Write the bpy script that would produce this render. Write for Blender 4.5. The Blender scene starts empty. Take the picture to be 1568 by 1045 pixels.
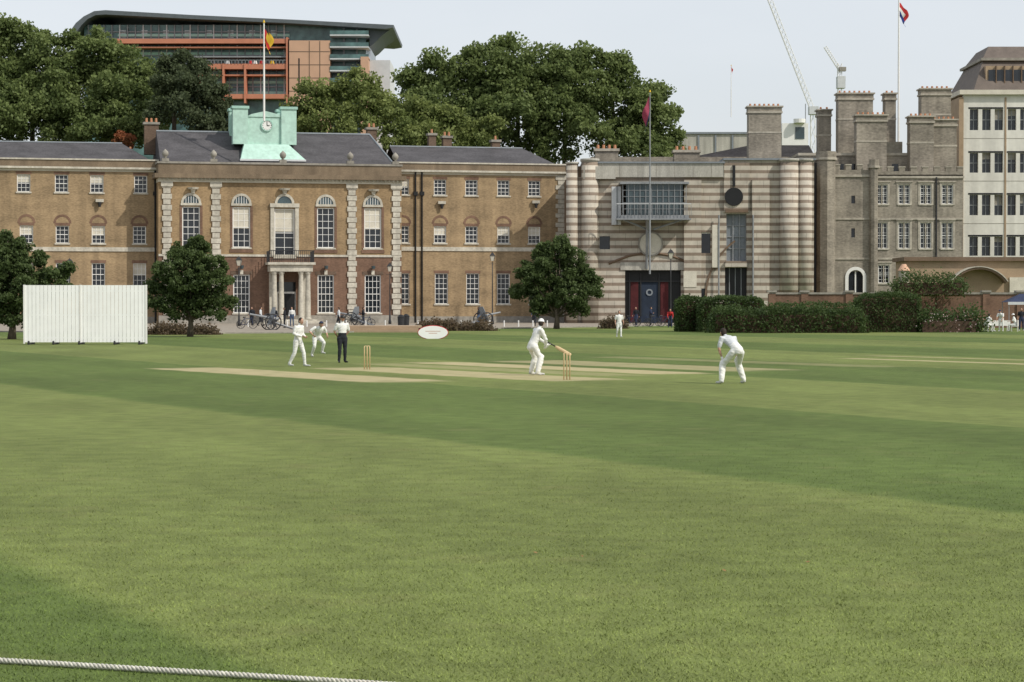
import bpy, bmesh, math, random
import numpy as np
from mathutils import Vector, Matrix
random.seed(7); rng=np.random.default_rng(7)
FL=3500.0; CX=784.0; HZ=463.0; H=2.2
def gx(px,d): return (px-CX)/FL*d
def gz(py,d): return H+(HZ-py)/FL*d
def gd(py): return FL*H/(py-HZ)
def G(px,py):
    d=gd(py); return (gx(px,d),d)
scene=bpy.context.scene
# ---------------------------------------------------------------- materials
MATS={}
def newmat(name):
    m=bpy.data.materials.new(name); m.use_nodes=True; MATS[name]=m
    nt=m.node_tree; b=nt.nodes['Principled BSDF']; return m,nt,b
def setspec(b,v):
    if 'Specular IOR Level' in b.inputs: b.inputs['Specular IOR Level'].default_value=v
def M(name,col,rough=.8,var=.2,scale=1.2,stretch=(1,1,1),spec=.3,fine=12.,metal=0,streak=0.):
    m,nt,b=newmat(name); N=nt.nodes; L=nt.links
    tc=N.new('ShaderNodeTexCoord'); mp=N.new('ShaderNodeMapping'); mp.inputs['Scale'].default_value=stretch
    L.new(tc.outputs['Object'],mp.inputs[0])
    n1=N.new('ShaderNodeTexNoise'); n1.inputs['Scale'].default_value=scale; n1.inputs['Detail'].default_value=5
    n2=N.new('ShaderNodeTexNoise'); n2.inputs['Scale'].default_value=fine; n2.inputs['Detail'].default_value=2
    L.new(mp.outputs[0],n1.inputs['Vector']); L.new(mp.outputs[0],n2.inputs['Vector'])
    ad=N.new('ShaderNodeMath'); ad.operation='ADD'; L.new(n1.outputs[0],ad.inputs[0]); L.new(n2.outputs[0],ad.inputs[1])
    mr=N.new('ShaderNodeMapRange'); mr.inputs['From Min'].default_value=.7; mr.inputs['From Max'].default_value=1.3
    L.new(ad.outputs[0],mr.inputs[0])
    mx=N.new('ShaderNodeMix'); mx.data_type='RGBA'
    mx.inputs[6].default_value=(*[c*(1-var) for c in col],1); mx.inputs[7].default_value=(*[min(1,c*(1+var)) for c in col],1)
    L.new(mr.outputs[0],mx.inputs[0]); out=mx.outputs[2]
    if streak:
        m3=N.new('ShaderNodeMapping'); m3.inputs['Scale'].default_value=(1.3,1.3,.12); L.new(tc.outputs['Object'],m3.inputs[0])
        n3=N.new('ShaderNodeTexNoise'); n3.inputs['Scale'].default_value=1.; n3.inputs['Detail'].default_value=6; L.new(m3.outputs[0],n3.inputs['Vector'])
        r3=N.new('ShaderNodeMapRange'); r3.inputs[1].default_value=.35; r3.inputs[2].default_value=.65; r3.inputs[3].default_value=1-streak; r3.inputs[4].default_value=1.05; L.new(n3.outputs[0],r3.inputs[0])
        q=N.new('ShaderNodeMix'); q.data_type='RGBA'; q.blend_type='MULTIPLY'; q.inputs[0].default_value=1; L.new(out,q.inputs[6]); L.new(r3.outputs[0],q.inputs[7]); out=q.outputs[2]
    L.new(out,b.inputs['Base Color'])
    b.inputs['Roughness'].default_value=rough; b.inputs['Metallic'].default_value=metal; setspec(b,spec)
    return m
M('brick_y',(.31,.222,.128),var=.3,scale=.35,stretch=(1,1,2.5),fine=4,streak=.22)
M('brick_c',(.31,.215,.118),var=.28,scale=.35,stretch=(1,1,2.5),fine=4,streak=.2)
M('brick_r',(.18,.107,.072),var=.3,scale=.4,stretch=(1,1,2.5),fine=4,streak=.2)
M('brick_d',(.13,.088,.062),var=.35,scale=.5,stretch=(1,1,2.5),fine=5)
M('parapet',(.20,.15,.10),var=.25,scale=.6,streak=.2)
M('stone_w',(.50,.465,.39),var=.2,scale=1,fine=4,streak=.15)
M('stone_g',(.27,.25,.215),var=.25,scale=.5,fine=3)
M('castle',(.285,.252,.205),var=.34,scale=.35,stretch=(1,1,2.2),fine=3.0,streak=.25)
M('castle_l',(.38,.345,.285),var=.25,scale=.5,fine=3.2)
M('white',(.75,.74,.71),rough=.5,var=.05)
M('screen_white',(.86,.86,.84),rough=.5,var=.04,scale=.8,fine=2)
M('office_white',(.66,.64,.58),rough=.7,var=.07,scale=.4,fine=2,streak=.1)
M('cream',(.58,.54,.45),var=.14)
M('conc',(.42,.40,.35),var=.2,scale=.4,stretch=(1,1,.4),streak=.25)
M('slate',(.07,.066,.07),rough=.7,var=.4,scale=.5,stretch=(1,1,4),fine=5)
M('lead',(.20,.22,.24),rough=.5,var=.15)
M('mint',(.42,.60,.52),rough=.6,var=.14,fine=3)
M('mint_d',(.32,.50,.43),rough=.6,var=.14)
M('teal',(.08,.15,.145),rough=.2,var=.45,scale=.25,spec=.5,fine=1.)
M('glass',(.018,.022,.028),rough=.08,var=.3,spec=.5)
M('glass_b',(.05,.075,.085),rough=.1,var=.4,spec=.5,scale=.3)
M('black',(.015,.015,.016),rough=.45,var=.2)
M('iron',(.03,.03,.032),rough=.5,var=.2)
M('steel',(.24,.25,.26),rough=.45,var=.2)
M('orange',(.50,.20,.12),rough=.6,var=.12)
M('terracotta',(.42,.20,.11),rough=.8,var=.2)
M('tan',(.55,.34,.23),rough=.8,var=.08,scale=.5)
M('roofdark',(.11,.125,.135),rough=.5,var=.15)
M('mansard',(.13,.105,.088),rough=.7,var=.2)
M('pale',(.55,.56,.57),var=.1)
M('brown',(.16,.11,.075),var=.25)
M('brown_l',(.34,.25,.165),var=.15)
M('red',(.45,.03,.03),var=.1)
M('dullred',(.075,.014,.016),var=.3)
M('dullblue',(.02,.03,.05),var=.3)
M('yellow',(.65,.42,.04),var=.1)
M('blue',(.03,.05,.22),var=.1)
M('maroon',(.30,.05,.09),var=.1)
M('cloth_w',(.70,.70,.67),rough=.9,var=.08,scale=4,fine=20)
M('pad_w',(.76,.75,.71),rough=.7,var=.07,scale=5)
M('shirt_g',(.55,.57,.58),rough=.9,var=.08,scale=4)
M('dark_cloth',(.02,.022,.028),rough=.9,var=.2)
M('navy',(.03,.04,.08),rough=.9,var=.2)
M('denim',(.06,.09,.15),rough=.9,var=.2)
M('skin',(.46,.27,.19),rough=.6,var=.08,scale=6)
M('hair',(.03,.02,.014),rough=.7,var=.2)
M('shoe',(.5,.5,.48),rough=.6,var=.1)
M('willow',(.58,.43,.25),rough=.5,var=.1,stretch=(6,6,1))
M('stumpw',(.62,.46,.26),rough=.5,var=.1)
M('gravel',(.27,.235,.19),rough=.95,var=.2,scale=2,fine=20)
M('rope',(.55,.53,.46),rough=.9,var=.3,scale=30,fine=90)
M('bark',(.10,.08,.06),rough=.95,var=.3,scale=3,stretch=(1,1,.2))
M('bed',(.07,.045,.03),rough=1,var=.3,scale=3)
M('leafbrown',(.22,.13,.05),rough=.8,var=.3,scale=30)
def stripes(name,c1,c2,period=.78,duty=.42):
    m,nt,b=newmat(name); N=nt.nodes; L=nt.links
    g=N.new('ShaderNodeTexCoord'); s=N.new('ShaderNodeSeparateXYZ'); L.new(g.outputs['Object'],s.inputs[0])
    def mt(op,a,bb=None):
        n=N.new('ShaderNodeMath'); n.operation=op
        for i,v in enumerate((a,bb)):
            if v is None: continue
            if isinstance(v,(int,float)): n.inputs[i].default_value=v
            else: L.new(v,n.inputs[i])
        return n.outputs[0]
    fr=mt('FRACT',mt('DIVIDE',s.outputs[2],period)); st=mt('GREATER_THAN',fr,duty)
    row=mt('FLOOR',mt('DIVIDE',s.outputs[2],period)); ux=mt('FRACT',mt('ADD',mt('DIVIDE',s.outputs[0],1.7),mt('MULTIPLY',row,.37)))
    jt=mt('LESS_THAN',ux,.035)
    no=N.new('ShaderNodeTexNoise'); no.inputs['Scale'].default_value=.6; no.inputs['Detail'].default_value=7; no.inputs['Roughness'].default_value=.65
    L.new(g.outputs['Object'],no.inputs['Vector'])
    mx=N.new('ShaderNodeMix'); mx.data_type='RGBA'; mx.inputs[6].default_value=(*c1,1); mx.inputs[7].default_value=(*c2,1); L.new(st,mx.inputs[0])
    m2=N.new('ShaderNodeMix'); m2.data_type='RGBA'; m2.blend_type='MULTIPLY'; m2.inputs[0].default_value=1
    cr=N.new('ShaderNodeMapRange'); cr.inputs['From Min'].default_value=.3; cr.inputs['From Max'].default_value=.7; cr.inputs['To Min'].default_value=.68; cr.inputs['To Max'].default_value=1.12
    L.new(no.outputs[0],cr.inputs[0]); v=mt('MULTIPLY',cr.outputs[0],mt('SUBTRACT',1,mt('MULTIPLY',jt,.3)))
    L.new(mx.outputs[2],m2.inputs[6]); L.new(v,m2.inputs[7]); L.new(m2.outputs[2],b.inputs['Base Color'])
    b.inputs['Roughness'].default_value=.85
stripes('stripe',(.25,.195,.148),(.52,.47,.39))
def leafmat(name,c0,c1,trans=.42):
    m,nt,b=newmat(name); N=nt.nodes; L=nt.links
    at=N.new('ShaderNodeAttribute'); at.attribute_name='tint'
    mx=N.new('ShaderNodeMix'); mx.data_type='RGBA'; mx.inputs[6].default_value=(*c0,1); mx.inputs[7].default_value=(*c1,1)
    L.new(at.outputs['Fac'],mx.inputs[0]); L.new(mx.outputs[2],b.inputs['Base Color'])
    b.inputs['Roughness'].default_value=.6; setspec(b,.25)
    tr=N.new('ShaderNodeBsdfTranslucent'); L.new(mx.outputs[2],tr.inputs[0])
    ms=N.new('ShaderNodeMixShader'); ms.inputs[0].default_value=trans
    out=N['Material Output']; L.new(b.outputs[0],ms.inputs[1]); L.new(tr.outputs[0],ms.inputs[2]); L.new(ms.outputs[0],out.inputs[0])
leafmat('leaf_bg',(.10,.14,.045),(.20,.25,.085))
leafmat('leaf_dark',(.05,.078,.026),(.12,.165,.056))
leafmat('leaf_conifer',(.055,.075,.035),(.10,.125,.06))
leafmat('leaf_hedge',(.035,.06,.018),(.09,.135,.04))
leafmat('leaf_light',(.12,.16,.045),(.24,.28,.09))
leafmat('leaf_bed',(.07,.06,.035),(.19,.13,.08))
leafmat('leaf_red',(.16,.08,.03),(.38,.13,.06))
leafmat('flowers',(.3,.08,.10),(.8,.75,.7))
# ---------------------------------------------------------------- geometry helpers
class Frame:
    def __init__(s,ox,oy,deg):
        a=math.radians(deg); s.deg=deg; s.o=Vector((ox,oy)); s.D=Vector((math.cos(a),math.sin(a))); s.N=Vector((math.sin(a),-math.cos(a)))
    def u(s,px,n=0):
        o=s.o+s.N*n; k=(px-CX)/FL; return (k*o.y-o.x)/(s.D.x-k*s.D.y)
    def z(s,px,py,n=0):
        o=s.o+s.N*n; return gz(py,o.y+s.D.y*s.u(px,n))
    def p(s,u,n,z):
        return (s.o.x+s.D.x*u+s.N.x*n, s.o.y+s.D.y*u+s.N.y*n, z)
WORLD=Frame(0,0,0)
def link(o):
    scene.collection.objects.link(o); return o
class Obj:
    def __init__(s,name):
        s.root=link(bpy.data.objects.new(name,None)); s.parts={}
    def add(s,part,mat,vs,fs):
        V,Fc=s.parts.setdefault((part,mat),([],[])); b=len(V); V.extend(vs); Fc.extend([tuple(i+b for i in f) for f in fs])
    def box(s,part,mat,fr,u0,u1,n0,n1,z0,z1):
        vs=[fr.p(u,n,z) for u in (u0,u1) for n in (n0,n1) for z in (z0,z1)]
        s.add(part,mat,vs,[(0,1,3,2),(4,6,7,5),(0,4,5,1),(2,3,7,6),(0,2,6,4),(1,5,7,3)])
    def quad(s,part,mat,pts): s.add(part,mat,pts,[tuple(range(len(pts)))])
    def prism(s,part,mat,fr,poly,n0,n1):
        k=len(poly); vs=[fr.p(u,n0,z) for u,z in poly]+[fr.p(u,n1,z) for u,z in poly]
        s.add(part,mat,vs,[tuple(range(k)),tuple(range(2*k-1,k-1,-1))]+[(i,(i+1)%k,k+(i+1)%k,k+i) for i in range(k)])
    def frustum(s,part,mat,fr,a,b):
        vs=[]
        for (u0,u1,n0,n1,z) in (a,b): vs+= [fr.p(u0,n0,z),fr.p(u1,n0,z),fr.p(u1,n1,z),fr.p(u0,n1,z)]
        s.add(part,mat,vs,[(3,2,1,0),(4,5,6,7)]+[(i,(i+1)%4,4+(i+1)%4,4+i) for i in range(4)])
    def cyl(s,part,mat,fr,u,n,z0,z1,r0,r1=None,seg=14):
        if r1 is None: r1=r0
        vs=[]
        for z,r in ((z0,r0),(z1,r1)):
            vs+=[fr.p(u+r*math.cos(2*math.pi*i/seg),n+r*math.sin(2*math.pi*i/seg),z) for i in range(seg)]
        s.add(part,mat,vs,[tuple(range(seg)),tuple(range(2*seg-1,seg-1,-1))]+[(i,(i+1)%seg,seg+(i+1)%seg,seg+i) for i in range(seg)])
    def ring(s,part,mat,fr,uc,zc,r0,r1,a0,a1,n0,n1,seg=18):
        vs=[];fs=[]
        for i in range(seg+1):
            a=math.radians(a0+(a1-a0)*i/seg); c,sn=math.cos(a),math.sin(a)
            for r,n in ((r0,n0),(r1,n0),(r1,n1),(r0,n1)): vs.append(fr.p(uc+r*c,n,zc+r*sn))
        for i in range(seg):
            for j in range(4): fs.append((4*i+j,4*i+(j+1)%4,4*i+4+(j+1)%4,4*i+4+j))
        if abs(a1-a0)<359: fs+=[(0,1,2,3),(4*seg,4*seg+3,4*seg+2,4*seg+1)]
        s.add(part,mat,vs,fs)
    def tube(s,part,mat,pts,radii,seg=7):
        v,f=tube(pts,radii,seg); s.add(part,mat,v,f)
    def done(s,smooth=()):
        for (part,mat),(V,Fc) in s.parts.items():
            me=bpy.data.meshes.new(part); me.from_pydata([tuple(v) for v in V],[],Fc); me.materials.append(MATS[mat])
            bm=bmesh.new(); bm.from_mesh(me); bmesh.ops.recalc_face_normals(bm,faces=bm.faces); bm.to_mesh(me); bm.free()
            if part in smooth:
                me.polygons.foreach_set('use_smooth',[True]*len(me.polygons))
            o=link(bpy.data.objects.new(part,me)); o.parent=s.root
        return s.root
def tube(pts,radii,seg=8,side=None):
    pts=[Vector(p) for p in pts]; k=len(pts); vs=[];fs=[]
    prev=None
    for i,p in enumerate(pts):
        t=(pts[min(i+1,k-1)]-pts[max(i-1,0)]).normalized()
        if side is not None: ref=Vector(side)
        elif prev is not None: ref=prev
        else: ref=Vector((1,0,0)) if abs(t.x)<.8 else Vector((0,1,0))
        a=(ref-t*ref.dot(t)).normalized(); b=t.cross(a); prev=a
        r=radii[i]; ra,rb=(r if isinstance(r,(tuple,list)) else (r,r))
        for j in range(seg):
            th=2*math.pi*j/seg; vs.append(tuple(p+a*(ra*math.cos(th))+b*(rb*math.sin(th))))
    for i in range(k-1):
        for j in range(seg): fs.append((i*seg+j,i*seg+(j+1)%seg,(i+1)*seg+(j+1)%seg,(i+1)*seg+j))
    fs.append(tuple(range(seg-1,-1,-1))); fs.append(tuple(range((k-1)*seg,k*seg)))
    return vs,fs
def wall(ob,part,mat,fr,u0,u1,z0,z1,n,ops,rev=.3,thick=.6):
    ops=[(max(o[0],u0),min(o[1],u1),max(o[2],z0),min(o[3],z1)) for o in ops if o[1]>u0 and o[0]<u1 and o[3]>z0 and o[2]<z1]
    us=sorted({u0,u1,*[o[0] for o in ops],*[o[1] for o in ops]}); zs=sorted({z0,z1,*[o[2] for o in ops],*[o[3] for o in ops]})
    for a,b in zip(us,us[1:]):
        for c,d in zip(zs,zs[1:]):
            mu,mz=(a+b)/2,(c+d)/2
            if any(o[0]<mu<o[1] and o[2]<mz<o[3] for o in ops): continue
            ob.quad(part,mat,[fr.p(a,n,c),fr.p(b,n,c),fr.p(b,n,d),fr.p(a,n,d)])
    for o in ops:
        a,b,c,d=o
        for (p,q) in (((a,c),(b,c)),((b,c),(b,d)),((b,d),(a,d)),((a,d),(a,c))):
            ob.quad(part,mat,[fr.p(p[0],n,p[1]),fr.p(q[0],n,q[1]),fr.p(q[0],n-rev,q[1]),fr.p(p[0],n-rev,p[1])])
    for (p,q) in (((u0,z0),(u0,z1)),((u0,z1),(u1,z1)),((u1,z1),(u1,z0))):
        ob.quad(part,mat,[fr.p(p[0],n,p[1]),fr.p(q[0],n,q[1]),fr.p(q[0],n-thick,q[1]),fr.p(p[0],n-thick,p[1])])
def window(ob,fr,u0,u1,z0,z1,n,cols=3,rows=4,blind=0.,fw=.08,bar=.038,mat='white',glass='glass',sill='stone_w'):
    ob.box('window_glass',glass,fr,u0,u1,n-.29,n-.2,z0,z1)
    a,b=n-.2,n-.11
    ob.box('window_frames',mat,fr,u0,u0+fw,a,b,z0,z1); ob.box('window_frames',mat,fr,u1-fw,u1,a,b,z0,z1)
    ob.box('window_frames',mat,fr,u0+fw,u1-fw,a,b,z1-fw,z1); ob.box('window_frames',mat,fr,u0+fw,u1-fw,a,b,z0,z0+fw)
    zm=(z0+z1)/2; ob.box('window_frames',mat,fr,u0+fw,u1-fw,a,b-.02,zm-.035,zm+.035)
    for i in range(1,cols):
        u=u0+(u1-u0)*i/cols; ob.box('window_bars',mat,fr,u-bar/2,u+bar/2,a,b-.04,z0+fw,z1-fw)
    for i in range(1,rows):
        if abs(i/rows-.5)<.01: continue
        z=z0+(z1-z0)*i/rows; ob.box('window_bars',mat,fr,u0+fw,u1-fw,a,b-.045,z-bar/2,z+bar/2)
    if blind>0: ob.box('blinds','cream',fr,u0+fw,u1-fw,a,a+.02,z1-fw-(z1-z0)*blind,z1-fw)
    if sill: ob.box('sills',sill,fr,u0-.12,u1+.12,n-.19,n+.1,z0-.13,z0+.025)
# ---------------------------------------------------------------- foliage
def leaf_mesh(name,centers,size,mat,tint,parent=None,flat=.0,aspect=.7):
    n=len(centers); nr=rng.normal(size=(n,3)); nr[:,2]=np.abs(nr[:,2])*(1+flat); nr/=np.linalg.norm(nr,axis=1)[:,None]
    rd=rng.normal(size=(n,3)); t1=np.cross(nr,rd); t1/=np.linalg.norm(t1,axis=1)[:,None]; t2=np.cross(nr,t1)
    sz=(size*(.6+.8*rng.random(n)))[:,None]
    V=np.empty((n,4,3)); V[:,0]=centers-t1*sz*.5; V[:,1]=centers+t2*sz*.5*aspect+t1*sz*.05; V[:,2]=centers+t1*sz*.5; V[:,3]=centers-t2*sz*.5*aspect+t1*sz*.05
    V[:,1]+=nr*sz*.08; V[:,3]-=nr*sz*.05
    me=bpy.data.meshes.new(name); me.vertices.add(4*n); me.vertices.foreach_set('co',V.ravel())
    me.loops.add(4*n); me.loops.foreach_set('vertex_index',np.arange(4*n)); me.polygons.add(n)
    me.polygons.foreach_set('loop_start',np.arange(0,4*n,4)); me.polygons.foreach_set('loop_total',np.full(n,4))
    me.update(calc_edges=True)
    at=me.attributes.new('tint','FLOAT','POINT'); at.data.foreach_set('value',np.repeat(np.clip(tint,0,1),4))
    me.materials.append(MATS[mat]); o=link(bpy.data.objects.new(name,me))
    if parent: o.parent=parent
    return o
def clumps(lobes,cr,per,fill=.25,low=-.6,tvar=.3):
    C=[];T=[]
    for (x,y,z,rx,ry,rz) in lobes:
        area=4*math.pi*((rx*ry+rx*rz+ry*rz)/3); nc=max(6,int(area/(math.pi*cr*cr)*1.25))
        d=rng.normal(size=(nc,3)); d/=np.linalg.norm(d,axis=1)[:,None]; d=d[d[:,2]>low]; nc=len(d)
        rr=(.74+.3*rng.random(nc))[:,None]; cc=np.array([x,y,z])+d*np.array([rx,ry,rz])*rr
        lt=rng.random()*.2
        for i in range(nc):
            k=int(per*(.6+.8*rng.random())); r=cr*(.6+.7*rng.random())
            dd=rng.normal(size=(k,3)); dd/=np.linalg.norm(dd,axis=1)[:,None]
            ra=(rng.random(k)**.4)[:,None]*r
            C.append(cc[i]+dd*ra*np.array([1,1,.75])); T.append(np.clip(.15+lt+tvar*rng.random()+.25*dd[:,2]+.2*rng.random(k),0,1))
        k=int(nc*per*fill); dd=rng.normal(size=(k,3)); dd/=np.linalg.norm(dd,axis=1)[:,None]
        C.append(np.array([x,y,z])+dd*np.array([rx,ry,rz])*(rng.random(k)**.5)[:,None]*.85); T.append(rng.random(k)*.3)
    return np.concatenate(C),np.concatenate(T)
def tree(name,px,base_py,crown,cr,per,leaf,mat,trunk_r=.2,d=None,tips=12):
    d=d or gd(base_py); x0=gx(px,d); s=FL/d
    ob=Obj(name); lobes=[]
    for i,(cx,cy,r) in enumerate(crown):
        R=r*.93/s; lobes.append((gx(cx,d),d+random.uniform(-.6,.6)*R,gz(cy,d),R,R*1.0,R*.85))
    zt=min(l[2] for l in lobes)
    for k in range(tips):
        l=random.choice(lobes[:len(crown)]); a=random.uniform(0,2*math.pi); e=random.uniform(-.3,1.3); R=l[3]*random.uniform(.28,.45); q=l[3]*1.02
        lobes.append((l[0]+q*math.cos(a)*math.cos(e),l[1]+q*math.sin(a)*math.cos(e),l[2]+q*.9*math.sin(e),R,R,R))
    ob.tube('trunk','bark',[(x0,d,0),(x0+.05,d,zt*.5),(x0-.05,d,zt)],[trunk_r*1.4,trunk_r,trunk_r*.7],9)
    for l in lobes[:len(crown)]:
        mid=((x0+l[0])/2+.1,(d+l[1])/2,(zt*.7+l[2])/2-.2)
        ob.tube('limbs','bark',[(x0,d,zt*.6),mid,(l[0],l[1],l[2])],[trunk_r*.6,trunk_r*.35,trunk_r*.12],6)
    root=ob.done(('trunk','limbs'))
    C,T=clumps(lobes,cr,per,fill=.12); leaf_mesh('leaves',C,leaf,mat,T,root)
    return root
# ================================================================= GROUND
def ground_material(matname,gain):
    m,nt,b=newmat(matname); N=nt.nodes; L=nt.links
    def mt(op,a,bb=None,cl=False):
        n=N.new('ShaderNodeMath'); n.operation=op; n.use_clamp=cl
        for i,v in enumerate((a,bb)):
            if v is None: continue
            if isinstance(v,(int,float)): n.inputs[i].default_value=v
            else: L.new(v,n.inputs[i])
        return n.outputs[0]
    def mr(v,a,bb,c=0.,d=1.,smooth=True):
        n=N.new('ShaderNodeMapRange'); n.interpolation_type='SMOOTHSTEP' if smooth else 'LINEAR'
        L.new(v,n.inputs[0]); n.inputs[1].default_value=a; n.inputs[2].default_value=bb; n.inputs[3].default_value=c; n.inputs[4].default_value=d
        return n.outputs[0]
    geo=N.new('ShaderNodeNewGeometry'); P=geo.outputs['Position']
    def noise(sc,det=3,st=None,ro=.5):
        n=N.new('ShaderNodeTexNoise'); n.inputs['Scale'].default_value=sc; n.inputs['Detail'].default_value=det; n.inputs['Roughness'].default_value=ro
        if st:
            mp=N.new('ShaderNodeMapping'); mp.inputs['Scale'].default_value=st; mp.inputs['Rotation'].default_value=(0,0,math.radians(-27)); L.new(P,mp.inputs[0]); L.new(mp.outputs[0],n.inputs['Vector'])
        else: L.new(P,n.inputs['Vector'])
        return n.outputs[0]
    sp=N.new('ShaderNodeSeparateXYZ'); L.new(P,sp.inputs[0]); x,y=sp.outputs[0],sp.outputs[1]
    nz=noise(.35,4)
    t=mt('ADD',mt('ADD',mt('MULTIPLY',x,.89),mt('MULTIPLY',y,.45)),mt('MULTIPLY',mt('SUBTRACT',nz,.5),.7))
    ph=mt('MULTIPLY',mt('SUBTRACT',t,15.4),2*math.pi/21.1)
    st=mr(mt('SINE',ph),-.07,.07)
    def mix(f,a,bb,bt='MIX'):
        n=N.new('ShaderNodeMix'); n.data_type='RGBA'; n.blend_type=bt
        for i,v in ((0,f),(6,a),(7,bb)):
            if isinstance(v,tuple): n.inputs[i].default_value=(*v,1)
            elif isinstance(v,(int,float)): n.inputs[i].default_value=v
            else: L.new(v,n.inputs[i])
        return n.outputs[2]
    g=gain
    col=mix(st,(.150*g,.182*g,.054*g),(.098*g,.137*g,.036*g))
    fs=mr(mt('SINE',mt('MULTIPLY',t,2*math.pi/3.5)),-.3,.3,.965,1.035); col=mix(1,col,fs,'MULTIPLY')
    a=mr(noise(.22,5,(1,.35,1)),.3,.7,.86,1.12); col=mix(1,col,a,'MULTIPLY')
    a=mr(noise(2.2,5),.3,.7,.87,1.12); col=mix(1,col,a,'MULTIPLY')
    a=mr(noise(45,4,None,.7),.3,.72,.66,1.32); col=mix(1,col,a,'MULTIPLY')
    dry=mr(noise(.8,6,None,.65),.52,.8); col=mix(mt('MULTIPLY',dry,.4),col,(.20*g,.19*g,.08*g))
    ex,ey=-.53,.848
    dx=mt('SUBTRACT',x,1.57); dy=mt('SUBTRACT',y,65.3)
    S=mt('ADD',mt('MULTIPLY',dx,ex),mt('MULTIPLY',dy,ey)); Tt=mt('ADD',mt('MULTIPLY',dx,ey),mt('MULTIPLY',dy,-ex))
    wob=mt('MULTIPLY',mt('SUBTRACT',noise(.9,5),.5),1.6)
    S=mt('ADD',S,wob); Tt=mt('ADD',Tt,mt('MULTIPLY',wob,.5))
    tot=None
    for (s0,s1,t0,t1,am) in ((0,16.5,-6.2,-3.4,.85),(-1.8,14,-1.5,1.5,.8),(1.5,18.5,4.6,6.9,.9),(3,18.5,8.2,11.6,.6),(1,18,2.2,4.2,.35),(4,22,15,17,.3),(-1,15,22,23.2,.75),(3,18,26,27,.6),(-10,0,24,24.8,.4)):
        q=mt('SUBTRACT',(s1-s0)/2,mt('ABSOLUTE',mt('SUBTRACT',S,(s0+s1)/2))); r=mt('SUBTRACT',(t1-t0)/2,mt('ABSOLUTE',mt('SUBTRACT',Tt,(t0+t1)/2)))
        k=mt('MULTIPLY',mt('MULTIPLY',mr(q,-.3,1.5),mr(r,-.15,.35)),am)
        tot=k if tot is None else mt('MAXIMUM',tot,k)
    tot=mt('MULTIPLY',tot,mr(noise(1.3,5),.25,.6,.65,1.0))
    col=mix(tot,col,(.44,.37,.215))
    L.new(col,b.inputs['Base Color']); b.inputs['Roughness'].default_value=.9; setspec(b,.12)
    bp=N.new('ShaderNodeBump'); bp.inputs['Strength'].default_value=.45; bp.inputs['Distance'].default_value=.03
    L.new(noise(38,5),bp.inputs['Height']); L.new(bp.outputs[0],b.inputs['Normal'])
ground_material('grass',1.0); ground_material('blades',1.45)
def sheet(name,pts,z,mat):
    me=bpy.data.meshes.new(name); me.from_pydata([(x,y,z) for x,y in pts],[],[tuple(range(len(pts)))]); me.materials.append(MATS[mat]); return link(bpy.data.objects.new(name,me))
sheet('grass_ground',[(-3000,-500),(3000,-500),(3000,5000),(-3000,5000)],0,'grass')
n=140000
yy=12.2+30*(1-(1-rng.random(n))**(1/3.2)); xx=(rng.random(n)*2-1)*(.235*yy+.4)
h=.010+.013*rng.random(n); w=.0022+.002*rng.random(n); an=rng.random(n)*6.283; lean=rng.normal(size=(n,2))*.014
V=np.zeros((n,3,3)); V[:,0,0]=xx-np.cos(an)*w; V[:,0,1]=yy-np.sin(an)*w; V[:,1,0]=xx+np.cos(an)*w; V[:,1,1]=yy+np.sin(an)*w
V[:,2,0]=xx+lean[:,0]; V[:,2,1]=yy+lean[:,1]; V[:,2,2]=h
me=bpy.data.meshes.new('grass_blades'); me.vertices.add(3*n); me.vertices.foreach_set('co',V.ravel()); me.loops.add(3*n); me.loops.foreach_set('vertex_index',np.arange(3*n)); me.polygons.add(n)
me.polygons.foreach_set('loop_start',np.arange(0,3*n,3)); me.polygons.foreach_set('loop_total',np.full(n,3)); me.update(calc_edges=True); me.materials.append(MATS['blades']); link(bpy.data.objects.new('grass_blades',me))
k=16; C=np.zeros((k,3)); C[:,1]=13+rng.random(k)*16; C[:,0]=(rng.random(k)*2-1)*.22*C[:,1]; C[:,2]=.014
C[0]=(*G(536,1035),.02); C[1]=(*G(545,1033),.02)
leaf_mesh('fallen_leaves',C,.035,'leafbrown',np.full(k,.5),flat=6)
ob=Obj('gravel_drive')
ob.add('drive_surface','gravel',[(*G(-60,508),.03),(*G(230,512),.03),(*G(520,510),.03),(*G(700,505),.03),(*G(1040,499),.03),(22,262,.03),(-70,262,.03)],[(0,1,2,3,4,5,6)])
ob.add('kerb','stone_g',[(*G(-60,508),.0),(*G(230,512),.0),(*G(520,510),.0),(*G(700,505),.0),(*G(1040,499),.0),(*G(-60,508),.1),(*G(230,512),.1),(*G(520,510),.1),(*G(700,505),.1),(*G(1040,499),.1)],[(0,1,6,5),(1,2,7,6),(2,3,8,7),(3,4,9,8)])
ob.done()
ob=Obj('boundary_rope')
a=Vector((*G(0,1018),0)); b=Vector((*G(430,1046),0)); dirv=(b-a).normalized(); a=a-dirv*3; Lr=9
side=Vector((-dirv.y,dirv.x,0))
for k in range(3):
    pts=[]
    for i in range(int(Lr/.008)):
        s=i*.008; th=s/.085*2*math.pi+k*2.094; off=-.02*math.sin(s*.9)
        pts.append(a+dirv*s+side*(.0095*math.cos(th)+off)+Vector((0,0,.022+.0095*math.sin(th))))
    ob.tube('strand_%d'%k,'rope',pts,[.0092]*len(pts),6)
ob.done(('strand_0','strand_1','strand_2'))
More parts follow.
